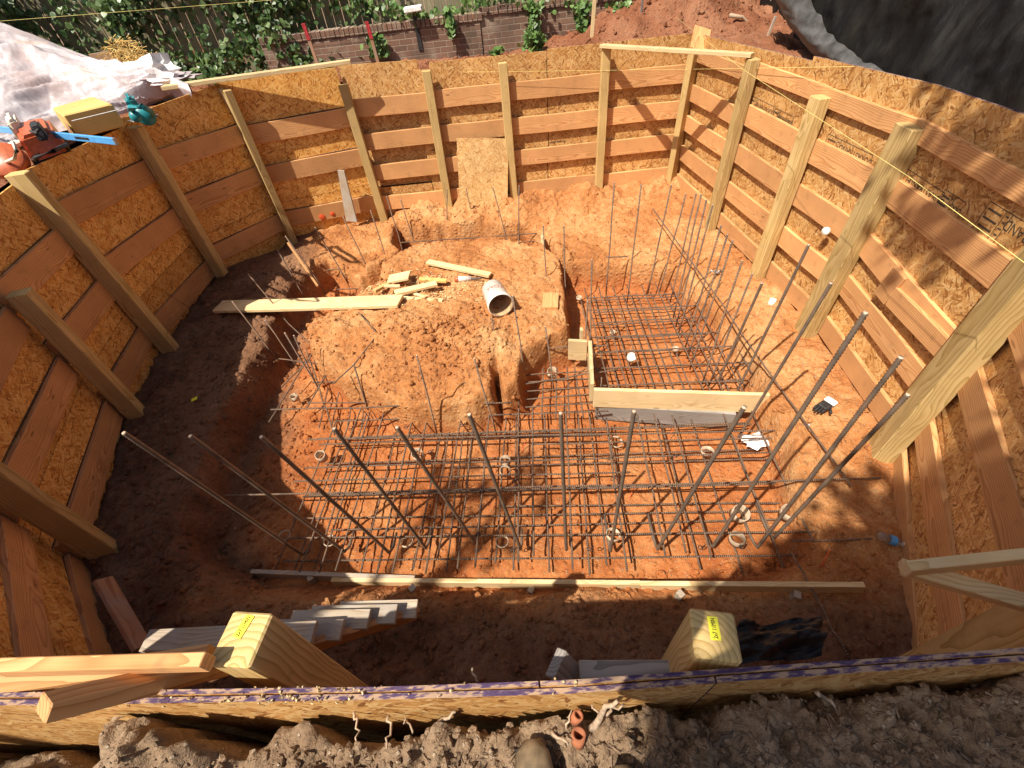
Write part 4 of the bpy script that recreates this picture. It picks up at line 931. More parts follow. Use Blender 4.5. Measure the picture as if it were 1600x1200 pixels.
inv = mw.inverted(); upl = (inv.to_3x3() @ Vector((0.0, -0.35, 1))).normalized(); spin = math.atan2(-upl.x, upl.y)
merged('printed_lettering', [(vs, [tuple(p.vertices) for p in t.polygons])], 'redink', bk, mw @ Matrix.Rotation(spin, 4, 'Z')); bpy.data.meshes.remove(t)
ck = root('caulk_tube', at(735, 438, 0.12), 'white sealant tube with an orange cap lying by the scrap pile', 'tube')
a = at(711, 441, 0.12); b = at(752, 434, 0.12); a.z = hz(a.x, a.y) + 0.05; b.z = hz(b.x, b.y) + 0.05; L = (b - a).length; mw = rot_to(b - a, a)
lathe('cap', [(0, 0), (.03, 0), (.036, .05)], 'orange', ck, mw, 18); lathe('barrel', [(.038, .05), (.038, .22), (.0, .22)], 'paper', ck, mw, 18); lathe('nozzle', [(.022, .22), (.012, L), (0, L)], 'steel', ck, mw, 14)
# water bottle
wb = root('water_bottle', at(1385, 846, 0.08), 'clear plastic water bottle lying on the shaded soil at the right', 'bottle')
a = at(1368, 842, 0.06); b = at(1411, 853, 0.06); a.z = hz(a.x, a.y) + 0.045; b.z = hz(b.x, b.y) + 0.045; L = (b - a).length; mw = rot_to(b - a, a)
lathe('shell', [(0, 0), (.03, 0), (.034, .012), (.033, L * .3), (.034, L * .62), (.030, L * .74), (.013, L * .88), (.013, L * .93)], 'clear', wb, mw, 20)
lathe('wrapper', [(.0347, L * .36), (.0347, L * .62)], 'blue', wb, mw, 20); lathe('cap', [(.015, L * .92), (.015, L), (0, L)], 'paper', wb, mw, 16)
def crumple(name, c, r, mat, label, cat, flat=0.5, amp=0.5):
    bm = bmesh.new(); bmesh.ops.create_icosphere(bm, subdivisions=3, radius=1)
    sd = random.random() * 50
    for v in bm.verts:
        n = mnoise.fractal(v.co * 1.6 + Vector((sd, 0, 0)), 0.9, 2.2, 3); v.co *= (1 + amp * n); v.co.z *= flat
        v.co = Vector((v.co.x * r[0], v.co.y * r[1], v.co.z * r[2]))
    me = bpy.data.meshes.new(name); bm.to_mesh(me); bm.free()
    return setp(link(name, me, mat, None, Matrix.Translation(c)), label, cat)
crumple('wrapper', at(1184, 688, T + .12), (.12, .08, .06), 'paper', 'crumpled white wrapper at the right edge of the mat', 'litter', 0.6, 0.9)
gl = root('work_glove', at(1283, 642, 0.06), 'black and white work glove lying on the right-hand soil', 'glove')
pc = at(1285, 640, 0.05); pc.z = hz(pc.x, pc.y) + 0.045
def fingers(parent, c, ang):
    for k, (dx, ln) in enumerate(((-.035, .07), (-.012, .085), (.012, .08), (.034, .062))):
        d = Vector((math.cos(ang), math.sin(ang), 0)); s = Vector((-d.y, d.x, 0)); p = c + s * dx + d * 0.04
        tube('finger', [p, p + d * ln * .5 + Vector((0, 0, .012)), p + d * ln + Vector((0, 0, -.006))], lambda q, i: (.012, .0115, .008)[i], 'dark', parent, 8)
    th = c + Vector((-math.sin(ang), math.cos(ang), 0)) * 0.05
    tube('thumb', [th, th + Vector((math.cos(ang + .7), math.sin(ang + .7), 0)) * .055], .011, 'dark', parent, 8)
fingers(gl, pc, 3.6)
board('palm', pc - Vector((math.cos(3.6), math.sin(3.6), 0)) * .05, pc + Vector((math.cos(3.6), math.sin(3.6), 0)) * .05, .095, .03, 'dark', gl, bev=.012)
board('cuff', pc - Vector((math.cos(3.6), math.sin(3.6), 0)) * .11 + Vector((0, 0, .01)), pc - Vector((math.cos(3.6), math.sin(3.6), 0)) * .05, .10, .035, 'paper', gl, bev=.01)
# clamp-like black wheel spacer tied to a bar, hose clamp by the square mat
def clamp(px, z, label):
    p = at(*px, z); r_ = root('rebar_clamp', p, label, 'clamp', 'dark clamps on the right-hand soil')
    lathe('ring', [(.02, 0), (.035, 0), (.035, .03), (.02, .03), (.02, 0)], 'steel', r_, rot_to((.5, .2, 1), p), 14)
    for d in (-1, 1): tube('jaw', [p + Vector((.02 * d, 0, .02)), p + Vector((.06 * d, .03, .03)), p + Vector((.08 * d, .02, .0))], .009, 'steel', r_, 6)
clamp((1119, 427), 0.07, 'grey steel clamp on the soil left of the fourth right post'); clamp((1250, 640), -0.02, 'dark steel clamp by the glove on the right-hand soil'); clamp((1258, 668), -0.02, 'dark steel clamp nearest the crossing loose bar')
c0 = on_plane(1303, 360, (3.28, 4.66), (3.325, 3.6)); setp(lathe('white_cap', [(0, .03), (.036, .03), (.04, 0), (.034, 0), (.03, .022), (0, .022)], 'bucket', None, rot_to((-1, -.3, .3), c0 + Vector((-.07, 0, 0))), 20), 'round white pipe cap sticking out beside the leaning right post', 'cap')
setp(lathe('pipe_stub', [(.03, 0), (.036, 0), (.036, .09), (.03, .09), (.03, 0)], 'bucket', None, rot_to((.3, .2, 1), at(1203, 478, .04)), 18), 'short white pipe stub by the base of a right post', 'pipe')
cr = at(305, 627, .05); setp(board('fallen_leaf', cr + Vector((-.03, 0, .02)), cr + Vector((.03, .02, .03)), .05, .003, 'tape', None), 'single yellow leaf on the dark left soil', 'leaf')
# orange survey whiskers
for k, (p, z, lb) in enumerate((((816, 708), T, 'orange survey whisker in the middle of the front mat'), ((984, 780), T, 'orange survey whisker beside the eighth ribbed bar'), ((1283, 886), 0, 'orange flag wire in the shaded front right soil'), ((1043, 690), T, 'orange survey whisker below the form board'), ((528, 848), T, 'orange survey whisker at the left end of the mat'))):
    q = at(*p, z); setp(tube('survey_whisker', [q, q + Vector((.02, .03, .07)), q + Vector((.06, .07, .11))], .004, 'orangepaint', None, 5), lb, 'survey marker', 'orange survey whiskers')
# black plastic lying behind the near wall
X, Y = np.meshgrid(np.linspace(0, 1, 40), np.linspace(0, 1, 30)); c00, c10, c01 = at(1150, 1035, 1.1), at(1285, 1035, 1.0), at(1150, 985, .9)
XX = c00.x + (c10.x - c00.x) * X + (c01.x - c00.x) * Y; YY = c00.y + (c10.y - c00.y) * X + (c01.y - c00.y) * Y; YY = YY + .02; ZZ = 1.05 - .10 * Y + fbm(X * 1, Y * 1, 2.2, 4, .5) * .16
setp(grid_mesh('plastic_bag', XX, YY, ZZ, X > -1, 'black', True), 'crumpled black plastic beside the right tagged post', 'plastic sheet')

# ------------------------------------------------------------------ beyond the pit
def oz(x, y): return float(out_height(np.array([[x]]), np.array([[y]]))[0, 0])
BY = 9.25
tl = on_plane(430, 57, (-9, BY), (9, BY)); tr = on_plane(880, 2, (-9, BY), (9, BY))
bwz = tl.z; print('brick top', tl, tr)
bkw = root('brick_wall', (0, BY, 2.0), 'low old brick wall with a rowlock cap beyond the far end', 'wall')
def bwall(x0, x1, ztop, y0):
    me = box_mesh('courses', x1 - x0, 0.22, ztop - 0.09 - 1.5, 0.004); link('courses', me, 'brick', bkw, Matrix.Translation(((x0 + x1) / 2, y0 + .11, (ztop - .09 + 1.5) / 2)))
    P = []; x = x0
    while x < x1:
        P.append(bx((x + .035, y0 + .105 + random.uniform(-.006, .006), ztop - .045 + random.uniform(-.005, .005)), (.066, .25, .094), random.uniform(-.03, .03))); x += .0765
    merged('cap_course', P, 'brick', bkw)
bwall(-3.4, 0.15, bwz, BY); bwall(0.155, 3.6, tr.z + .03, BY + .02)
# board fence above
fe = root('wooden_fence', (-1, BY + .45, 2.5), 'old mossy board fence behind the brick wall', 'fence')
x = -9.2
while x < 2.2:
    w = random.uniform(.135, .15); t = 4.3 + random.uniform(-.03, .03)
    board('board', (x + w / 2, BY + .5 + random.uniform(-.012, .012), 2.0), (x + w / 2 + random.uniform(-.01, .01), BY + .5, t), w, .02, 'fence', fe, up=(0, 1, 0)); x += w + random.uniform(.004, .02)
for z in (2.95, 3.9): board('rail', (-9.2, BY + .55, z), (2.3, BY + .55, z), .09, .04, 'fence', fe, up=(0, 1, 0))
# leaves
LEAF = [(0, 0, 0), (.45, .25, .05), (.5, .55, 0), (0, 1, -.12), (-.5, .55, 0), (-.45, .25, .05)]
def leaves(name, pts, size, mat, parent=None, out=(0, -1, .5), sm=.9):
    n = len(pts); V = np.zeros((n, 6, 3)); base = np.array(LEAF)
    for i, p in enumerate(pts):
        d = Vector((out[0] + random.gauss(0, sm), out[1] + random.gauss(0, sm), out[2] + random.gauss(0, sm))).normalized()
        q = d.to_track_quat('Z', 'Y').to_matrix() @ Matrix.Rotation(random.gauss(3.14, 1.0), 3, 'Z')
        s = size * random.uniform(.55, 1.25); V[i] = (base * s) @ np.array(q).T + np.array(p)
    V = V.reshape(-1, 3); Fc = np.arange(n * 6).reshape(n, 6)
    me = bpy.data.meshes.new(name); me.from_pydata(V.tolist(), [], Fc.tolist()); return link(name, me, mat, parent)
def ivy(label, n, fn, size=.075, mat='leaf', stems=(), group='ivy and vines on the fence and brick wall', name='ivy'):
    pts = [fn() for _ in range(n)]; r_ = root(name, pts[0], label, 'ivy', group)
    leaves('foliage', pts, size, mat, r_)
    for s in stems: tube('stem', s, .008, 'vine', r_, 5)
    return r_
def patchy(x, z): return mnoise.fractal(Vector((x * .9, z * .9, 3.1)), .9, 2.1, 4)
def ivy_main():
    while True:
        x = random.uniform(-9.5, -1.2); z = random.uniform(1.95, 4.1); lim = -2.55 + 0.25 * math.sin(z * 5) + (z - 2.6) * .35
        if x > lim and random.random() > math.exp(-(x - lim) * 2.5) : continue
        if x > lim + 1.3: continue
        d = patchy(x, z)
        if d < -0.12 and random.random() < .75: continue
        return (x, BY + .32 - max(0, d) * .5 - .35 * max(0, 2.75 - z) + random.uniform(-.1, .1), z)
ivy('dense dark green ivy covering the fence at the back left', 9500, ivy_main, .085, stems=[[(-3 - i * .9, BY + .3, 2.0), (-3.2 - i * .9, BY + .3, 2.8), (-2.8 - i * .9, BY + .36, 3.6)] for i in range(6)])
def vine(cx, ztop, zbot, w):
    def f():
        z = ztop - (ztop - zbot) * random.random() ** .8
        return (cx + random.gauss(0, w * (.6 + .4 * math.sin(z * 7 + cx))), BY - .03 - random.random() * .10, z)
    return f
def top_px(px, py): return on_plane(px, py, (-9, BY), (9, BY))
for px, py0, py1, w, n, lb in ((700, 10, 55, .05, 110, 'thin vine hanging over the brick wall right of the white box'), (832, 0, 72, .12, 420, 'leafy vine hanging down the brick wall left of the wooden stake'), (908, 0, 55, .12, 420, 'leafy vine on the brick wall beside the tall wooden stake'), (585, 50, 85, .07, 130, 'small ivy sprig at the foot of the brick wall by the red stake'), (970, 0, 40, .12, 260, 'ivy tangle at the right end of the brick wall')):
    a = top_px(px, py0); b = top_px(px, py1)
    ivy(lb, n, vine(a.x, max(a.z, b.z + .3), b.z, w), .08, 'leaf_bright', [[(a.x, BY - .03, b.z - .2), (a.x + .04, BY - .05, (a.z + b.z) / 2), (a.x - .03, BY - .03, a.z + .1)]])
def ivy_top():
    x = random.uniform(-1.9, 3.0); return (x, BY + .1 + random.uniform(-.15, .35), bwz + random.uniform(.0, .22) + .12 * math.sin(x * 3))
ivy('ivy runners creeping along the top of the brick wall', 700, ivy_top, .075, 'leaf_bright')
# weeds
def weed(px, py, h, w, n, label, mat='leaf_bright'):
    b = at(px, py, 2.0); b.z = oz(b.x, b.y); r_ = root('weed', b, label, 'plant', 'weeds along the brick wall'); pts = []
    for k in range(7):
        a = random.uniform(-w, w); tip = b + Vector((a, random.uniform(-.12, .06), h * random.uniform(.6, 1))); tube('stem', [b, b.lerp(tip, .5) + Vector((0, 0, h * .12)), tip], .004, 'vine', r_, 4)
        for q in range(n // 7): f = random.uniform(.2, 1.05); pts.append(b.lerp(tip, f) + Vector((random.gauss(0, .03), random.gauss(0, .03), h * .12 * f)))
    leaves('foliage', pts, .085, mat, r_, (0, -.3, 1))
weed(541, 92, .34, .22, 220, 'bushy weed growing at the foot of the brick wall'); weed(598, 90, .26, .10, 90, 'small weed between the red stakes and the white box'); weed(772, 82, .18, .10, 50, 'tiny weed under the brick wall'); weed(275, 100, .40, .35, 340, 'long leaved clump where the ivy meets the spoil', 'leaf'); weed(835, 78, .3, .15, 130, 'leafy weed below the hanging vine')
# stakes beyond
def bstake(a, b, dist_y, w, mat, label, group=None, paint=None):
    p, q = on_plane(*a, (-9, dist_y), (9, dist_y)), on_plane(*b, (-9, dist_y), (9, dist_y)); r_ = root('survey_stake', p, label, 'stake', group)
    board('stake', p - Vector((0, 0, .15)), q, w, .025, mat, r_, up=(0, 1, 0))
    if paint: board('painted_band', p.lerp(q, .55) + Vector((0, -.004, 0)), q + Vector((0, -.004, 0.004)), w + .006, .031, paint, r_, up=(0, 1, 0))
bstake((494, 92), (474, 37), 9.05, .05, 'cedar', 'stake with red spray paint, left of two before the brick wall', 'red painted survey stakes', 'redpaint'); bstake((590, 92), (573, 34), 9.05, .05, 'cedar', 'stake with red spray paint, right of two before the brick wall', 'red painted survey stakes', 'redpaint')
bstake((924, 58), (930, -12), 8.7, .055, 'pale', 'pale wooden stake standing on the spoil before the ivy'); bstake((1001, 32), (1005, -10), 8.9, .03, 'steel', 'thin grey metal post on the red spoil heap'); bstake((1190, 74), (1212, 25), 7.6, .03, 'weather', 'short grey stick beside the black silt fence')
# box light on the brick wall
lt = top_px(648, 24); g = root('wall_light', lt, 'small white lamp box on a bracket above the brick wall', 'lamp'); board('housing', lt + Vector((-.14, -.06, .08)), lt + Vector((.14, -.06, .09)), .2, .07, 'paper', g, bev=.012); board('bracket', lt + Vector((0, 0, -.45)), lt + Vector((0, 0, .05)), .07, .03, 'dark', g, up=(0, 1, 0))
# roots on the right spoil
setp(tube('tree_root', [on_plane(*p, (-9, 8.6), (9, 8.6)) for p in ((1140, 24), (1160, 27), (1172, 40), (1184, 56))], lambda s, i: .03 - .005 * i, 'root', None, 7), 'pale torn root lying on the red spoil heap', 'root')
# black silt fence and chain link
sf = root('silt_fence', (4.2, 7.0, 2.2), 'black woven silt fence standing behind the right end of the far wall', 'fence')
p0, p1 = (4.25, 5.7), (5.3, 10.3); n = 40; P = []; V = []; Fc = []
for i in range(n + 1):
    q = i / n; x = p0[0] + (p1[0] - p0[0]) * q + .05 * math.sin(q * 31); y = p0[1] + (p1[1] - p0[1]) * q
    V += [(x, y, 1.95), (x + .04 * math.sin(q * 50), y, 2.5), (x + .03 * math.sin(q * 23), y, 3.25)]
for i in range(n):
    for k in range(2): a = i * 3 + k; Fc.append((a, a + 3, a + 4, a + 1))
merged('fabric', [(V, Fc)], 'tarp', sf, sm=True)
for q in (.1, .5, .9): x, y = p0[0] + (p1[0] - p0[0]) * q, p0[1] + (p1[1] - p0[1]) * q; board('stake', (x + .05, y, 1.8), (x + .05, y, 3.4), .04, .04, 'weather', sf)
cl = root('chain_link_fence', (2.6, 10.6, 2.6), 'dark chain link fence with rail behind the red spoil heap', 'fence')
P = []
for i in range(30):
    for s in (-1, 1):
        a = Vector((1.7 + i * .1, 10.7, 2.5)); V_, F_, _ = tube_data([a, a + Vector((s * .9, 0, .9))], .004, 4); P.append((V_, F_))
merged('mesh', P, 'steel', cl)
for x in (1.7, 3.2, 4.7): tube('post', [(x, 10.7, 2.0), (x, 10.7, 3.7)], .03, 'steel', cl)
tube('rail', [(1.6, 10.7, 3.45), (5.0, 10.7, 3.45)], .02, 'steel', cl)
setp(board('shade_board', (1.4, 10.95, 2.9), (5.2, 10.95, 2.9), .02, 1.8, 'black', None), 'dark sheet standing behind the chain link fence', 'sheet')

# black sheeting on the right bank
tarp = root('black_tarp', (3.6, 3.5, 2.3), 'huge black plastic sheet draped over the bank at the top right', 'tarp')
EDGE = [(1214, -40), (1222, 15), (1250, 62), (1290, 92), (1335, 108), (1400, 128), (1440, 140), (1500, 162), (1560, 180), (1640, 215), (1900, 330)]
nu, nv = 150, 60
def edge_px(u):
    f = u * (len(EDGE) - 1); i = min(int(f), len(EDGE) - 2); f -= i
    return EDGE[i][0] + (EDGE[i + 1][0] - EDGE[i][0]) * f, EDGE[i][1] + (EDGE[i + 1][1] - EDGE[i][1]) * f
U, Vv = np.meshgrid(np.linspace(0, 1, nu), np.linspace(0, 1, nv)); TX = np.zeros_like(U); TY = np.zeros_like(U); TZ = np.zeros_like(U)
fold = fbm(U * 9, Vv * 2.4, 1.0, 5, .55); fine = fbm(U * 26, Vv * 12, 1.0, 4, .6)
for i in range(nu):
    p = on_plane(*edge_px(i / (nu - 1)), (3.62, 0), (3.80, 7))
    for j in range(nv):
        v = Vv[j, i]; lift = v * (2.6 + .3 * math.sin(i * .05))
        TX[j, i] = p.x + .03 + .55 * v + .30 * fold[j, i] * (.25 + v) + fine[j, i] * .05; TY[j, i] = p.y + .25 * v * (1 - i / nu) + fold[j, i] * .15 * v; TZ[j, i] = p.z + lift + fine[j, i] * .02
o = grid_mesh('sheet', TX, TY, TZ, U > -1, 'tarp'); o.parent = tarp; o.matrix_local = Matrix.Translation(-tarp.location)
FS = [((1206, -30), (1262, -30)), ((1218, 8), (1276, 12)), ((1232, 34), (1290, 38)), ((1254, 66), (1305, 60)), ((1285, 90), (1322, 70)), ((1312, 102), (1344, 88)), ((1340, 110), (1362, 100)), ((1400, 130), (1405, 122)), ((1442, 141), (1444, 137))]
V = []; Fc = []; nn = 56; mm_ = 8
for i in range(nn + 1):
    f = i / nn * (len(FS) - 1); k = min(int(f), len(FS) - 2); f -= k; 
    a = on_plane(FS[k][0][0] * (1 - f) + FS[k + 1][0][0] * f, FS[k][0][1] * (1 - f) + FS[k + 1][0][1] * f, (3.60, 0), (3.78, 7)); b = on_plane(FS[k][1][0] * (1 - f) + FS[k + 1][1][0] * f, FS[k][1][1] * (1 - f) + FS[k + 1][1][1] * f, (3.60, 0), (3.78, 7))
    for j in range(mm_ + 1):
        q = j / mm_; p = a.lerp(b, q) + Vector((-.02 - .07 * math.sin(q * math.pi) + .025 * mnoise.noise(Vector((i * .3, q * 3, 0))), 0, .03 * mnoise.noise(Vector((i * .22, q * 2, 5))))); V.append(p)
for i in range(nn):
    for j in range(mm_): a = i * (mm_ + 1) + j; Fc.append((a, a + 1, a + mm_ + 2, a + mm_ + 1))
merged('folded_edge', [(V, Fc)], 'fold', tarp, sm=True)

# white sheeting over the spoil on the left
CREST = [((-300, -60), 8.9), ((0, 36), 8.6), ((75, 66), 8.4), ((150, 96), 8.1), ((215, 118), 7.7), ((262, 132), 7.35), ((300, 146), 7.0)]
TOE = [(-330, 330), (-60, 262), (-10, 246), (60, 218), (130, 200), (195, 180), (262, 158), (305, 148)]
def lp_px(L_, f):
    f *= len(L_) - 1; i = min(int(f), len(L_) - 2); f -= i; a, b = L_[i], L_[i + 1]; return a, b, f
nu, nv = 235, 110; U, Vv = np.meshgrid(np.linspace(0, 1, nu), np.linspace(0, 1, nv)); TX = np.zeros_like(U); TY = np.zeros_like(U); TZ = np.zeros_like(U)
for i in range(nu):
    u = i / (nu - 1); a, b, f = lp_px(TOE, u); pt = at(a[0] * (1 - f) + b[0] * f, a[1] * (1 - f) + b[1] * f, 2.06)
    a, b, f = lp_px(CREST, u); px, py = a[0][0] * (1 - f) + b[0][0] * f, a[0][1] * (1 - f) + b[0][1] * f; yy = a[1] * (1 - f) + b[1] * f
    pc_ = on_plane(px, py, (-9, yy), (9, yy)); bk_ = pc_ + Vector((-.9, 1.2, -.9))
    for j in range(nv):
        v = Vv[j, i]
        if v < .75: q = v / .75; p = pt.lerp(pc_, q); p.z += .05 * math.sin(q * math.pi) - .07 * math.sin(q * 2 * math.pi)
        else: p = pc_.lerp(bk_, (v - .75) / .25)
        TX[j, i], TY[j, i], TZ[j, i] = p
amp = sstep(U, 1.0, .80) * sstep(Vv, 0, .06) * (1 - .7 * sstep(Vv, .62, .76))
uu = U * 5 + Vv * 2.2
TZ += amp * (.12 * fbm(uu * .5, Vv * 7 - U * 3.5, 1.0, 2, .5, True) + .07 * fbm(U * 4 + Vv * 3, Vv * 15 - U * 8, 1.0, 3, .5, True) + .012 * fbm(U * 30, Vv * 30, 1, 2)) + .02
o = grid_mesh('plastic_sheeting', TX, TY, TZ, U > -1, 'sheeting'); setp(o, 'wrinkled translucent white plastic sheet covering the spoil heap at the left', 'plastic sheet')
# debris behind it
crumple('rubble_sack', on_plane(232, 112, (-9, 7.75), (9, 7.75)), (.33, .2, .18), 'paper', 'white sack slumped behind the white sheeting', 'sack', .8, .7)
crumple('rubble_sack', on_plane(262, 122, (-9, 7.5), (9, 7.5)), (.30, .2, .10), 'sheeting', 'white plastic scrap where the two long boards meet', 'plastic', .6, .8)
P = []
c = on_plane(203, 99, (-9, 8.0), (9, 8.0))
for k in range(420):
    d = Vector((random.gauss(0, 1), random.gauss(0, .6), abs(random.gauss(0, .7)))).normalized() * .3 * random.random() ** .4; a = c + d; V_, F_, _ = tube_data([a, a + Vector((random.uniform(-.1, .1), random.uniform(-.1, .1), random.uniform(-.07, .05)))], .004, 3); P.append((V_, F_))
setp(merged('straw_bundle', P, 'carton'), 'heap of yellow straw behind the white sheeting', 'straw')
setp(board('cardboard_panel', on_plane(148, 99, (-9, 8.4), (9, 8.4)), on_plane(182, 93, (-9, 8.4), (9, 8.4)), .03, .22, 'cedar', None), 'brown board end poking out behind the white sheeting', 'board')
def oboard(a, b, z, w, t, mat, label): A_, B_ = at(*a, z), at(*b, z); return setp(board('long_board', A_, B_, w, t, mat, None), label, 'board', 'long boards behind the left wall')
oboard((240, 121), (360, 99), 2.13, .12, .045, 'pale', 'long pale board lying on the spoil, rear of two'); oboard((255, 137), (548, 96), 2.27, .14, .045, 'pale', 'long pale board lying along the top of the left wall, front of two')
setp(board('sheet_offcut', at(420, 128, 2.1), at(440, 105, 2.1), .1, .02, 'osb', None), 'sheet offcut behind the left wall', 'board') if False else None

# ---- tools on the left edge
# cut-off saw
def P3(px, py, z): return at(px, py, z)
sw = root('cutoff_saw', P3(60, 235, 2.1), 'orange and cream petrol cut-off saw lying on the left edge', 'power saw')
def blob(name, pts, mat, parent, bev=.02, sub=2):
    """rounded hull of given points"""
    bm = bmesh.new(); [bm.verts.new(p) for p in pts]; bmesh.ops.convex_hull(bm, input=bm.verts); bmesh.ops.bevel(bm, geom=list(bm.edges), offset=bev, segments=sub, affect='EDGES'); me = bpy.data.meshes.new(name); bm.to_mesh(me); bm.free(); smooth(me, False)
    return link(name, me, mat, parent)
def hull(corners, z0, z1, shrink=.85):
    lo = [P3(x, y, z0) for x, y in corners]; c = sum(lo, Vector()) / len(lo)
    return lo + [c + (p - c) * shrink + Vector((0, 0, z1 - z0)) for p in lo]
blob('body', hull([(40, 226), (98, 212), (110, 235), (52, 256)], 2.11, 2.32), 'orange', sw, .03)
blob('engine_cover', hull([(30, 212), (46, 207), (52, 222), (36, 230)], 2.18, 2.40), 'cream', sw, .025)
blob('fuel_cap', hull([(58, 212), (74, 206), (78, 218), (62, 222)], 2.28, 2.40), 'dark', sw, .012)
blob('base_pan', hull([(45, 240), (108, 222), (112, 236), (55, 260)], 2.08, 2.14, .97), 'dark', sw, .01)
tube('handle', [P3(52, 250, 2.14), P3(56, 246, 2.32), P3(84, 236, 2.38), P3(104, 226, 2.28), P3(106, 230, 2.12)], .016, 'dark', sw, 9)
tube('front_handle', [P3(20, 222, 2.34), P3(26, 236, 2.38), P3(22, 248, 2.28), P3(8, 254, 2.16)], .014, 'cream', sw, 9)
board('cutting_arm', P3(-16, 244, 2.22), P3(32, 222, 2.25), .12, .05, 'cream', sw, bev=.012)
lathe('blade_guard', [(.0, .05), (.16, .05), (.17, .03), (.17, -.03), (.16, -.05), (0, -.05)], 'orange', sw, rot_to((.2, -.5, .6), P3(10, 252, 2.17)), 28)
for k, (a, b) in enumerate((((48, 205), (58, 208)), ((54, 208), (60, 203)))): tube('lever', [P3(*a, 2.36), P3(*b, 2.42)], .012, 'dark', sw, 7)
# spirit level
lv = root('spirit_level', P3(90, 212, 2.3), 'long blue spirit level resting across the saw and box', 'level')
a, b = P3(-30, 199, 2.30), P3(181, 221, 2.22); board('rail', a, b, .025, .06, 'blue', lv)
for f in (.42, .78): board('slot', a.lerp(b, f - .05) + Vector((0, -.0, 0)), a.lerp(b, f + .05), .027, .028, 'dark', lv)
board('end_cap', a.lerp(b, .994), a.lerp(b, 1.004), .03, .064, 'steel', lv)
# yellow box of stacked lumber / battery case
bxr = root('tool_case', P3(150, 192, 2.1), 'yellow cardboard carton standing on the corner of the left wall', 'box')
blob('carton', hull([(104, 203), (166, 183), (198, 197), (122, 217)], 2.10, 2.33, .97), 'carton', bxr, .012, 1)
tz = 2.3645
board('tape_strip', P3(112, 189, 2.332), P3(186, 171, 2.332) , .02, .003, 'paper', bxr)
board('printed_panel', P3(104, 198, 2.21), P3(112, 207, 2.19), .09, .006, 'cedar', bxr, up=(-.6, -.8, .2))
# circular saw
cs = root('circular_saw', P3(216, 178, 2.15), 'teal circular saw resting on top of the left wall', 'power saw')
blob('motor_housing', hull([(206, 176), (222, 172), (228, 182), (212, 188)], 2.16, 2.36), 'teal', cs, .03)
tube('handle', [P3(204, 174, 2.24), P3(204, 168, 2.40), P3(222, 166, 2.42), P3(236, 174, 2.32), P3(238, 180, 2.22)], .026, 'teal', cs, 9)
lathe('blade_guard', [(0, .025), (.085, .025), (.095, 0), (.085, -.025), (0, -.025)], 'teal', cs, rot_to((.5, -.8, .15), P3(228, 181, 2.22)), 24)
lathe('motor_cap', [(0, .05), (.045, .05), (.055, 0)], 'teal', cs, rot_to((.3, -.9, .35), P3(212, 182, 2.27)), 20)
board('base_plate', P3(203, 190, 2.13), P3(242, 178, 2.13), .16, .006, 'steel', cs)
tube('power_cord', [P3(238, 178, 2.2), P3(246, 182, 2.16), P3(252, 186, 2.05)], .006, 'dark', cs, 6)

# ---- strings
def string(name, pts, label, r=.0018): return setp(tube(name, pts, r, 'string', None, 5), label, 'string', 'yellow mason strings')
string('mason_string', [at(380, 116, 2.11), on_plane(790, 112, (-9, 7.6), (9, 7.6)), on_plane(1090, 108, (-9, 7.45), (9, 7.45)), at(1335, 104, 2.28)], 'yellow string stretched level across the far wall')
string('mason_string', [on_plane(0, 33, (-9, 9.0), (9, 9.0)), on_plane(400, 2, (-9, 9.0), (9, 9.0)), on_plane(520, -8, (-9, 9.0), (9, 9.0))], 'yellow string crossing in front of the ivy at the top left')
string('mason_string', [on_plane(1055, 26, (-9, 8.3), (9, 8.3)), at(1160, 108, 2.08), at(1420, 276, 2.0), at(1640, 440, 1.95)], 'yellow string running along the right wall posts')
setp(tube('thin_wire', [at(160, 380, 1.0), at(214, 428, .6), at(310, 490, .15), at(390, 530, .05)], .003, 'vine', None, 4), 'thin wire sagging from the left posts to the soil', 'wire')
# tie board between the corner posts, and the reddish block on the corner
setp(board('tie_board', on_plane(938, 70, (-9, 7.66), (9, 7.66)) + Vector((0, -.08, 0)), on_line(1176, 86, 3.14, 5.97), .10, .04, 'pale', None), 'pale board laid over the tops of two posts across the far right corner', 'board')
setp(board('corner_block', on_plane(1091, 79, (-9, 7.46), (9, 7.46)), on_plane(1098, 44, (-9, 7.66), (9, 7.66)), .24, .04, 'fir', None, up=(0, -1, .4)), 'reddish board end resting on the far right corner post', 'board')

# ------------------------------------------------------------------ near bank details
def stick(name, a, b, za, zb_, r, mat, label, cat, group=None): return setp(tube(name, jag(at(*a, za), at(*b, zb_), 6, .01), lambda s, i: r * (1 - i * .09), mat, None, 6), label, cat, group)
RT = 'dry roots hanging out of the near bank'
for k, (a, b, r, lb) in enumerate((((553, 1112), (558, 1165), .004, 'pale root hanging at the bank edge left of centre'), ((607, 1118), (604, 1170), .0045, 'pale upright root in the gap below the near wall'), ((672, 1140), (712, 1112), .007, 'thick pale root slanting off the bank edge'), ((645, 1145), (632, 1120), .003, 'thin curled root at the bank edge'), ((885, 1140), (893, 1110), .003, 'thin upright rootlet by the orange pipe'), ((925, 1138), (965, 1095), .011, 'thick torn root leaning against the near wall'), ((940, 1118), (975, 1100), .005, 'forked rootlet on the thick torn root'), ((935, 1125), (925, 1100), .004, 'fine rootlet at the foot of the thick torn root'), ((862, 1142), (888, 1165), .005, 'root curving into the orange pipe piece'), ((738, 1045), (745, 1065), .004, 'pale twig poking up behind the near wall'))):
    stick('root', a, b, 1.80, 1.90 if k in (5, 6) else 1.83, r, 'root', lb, 'root', RT)
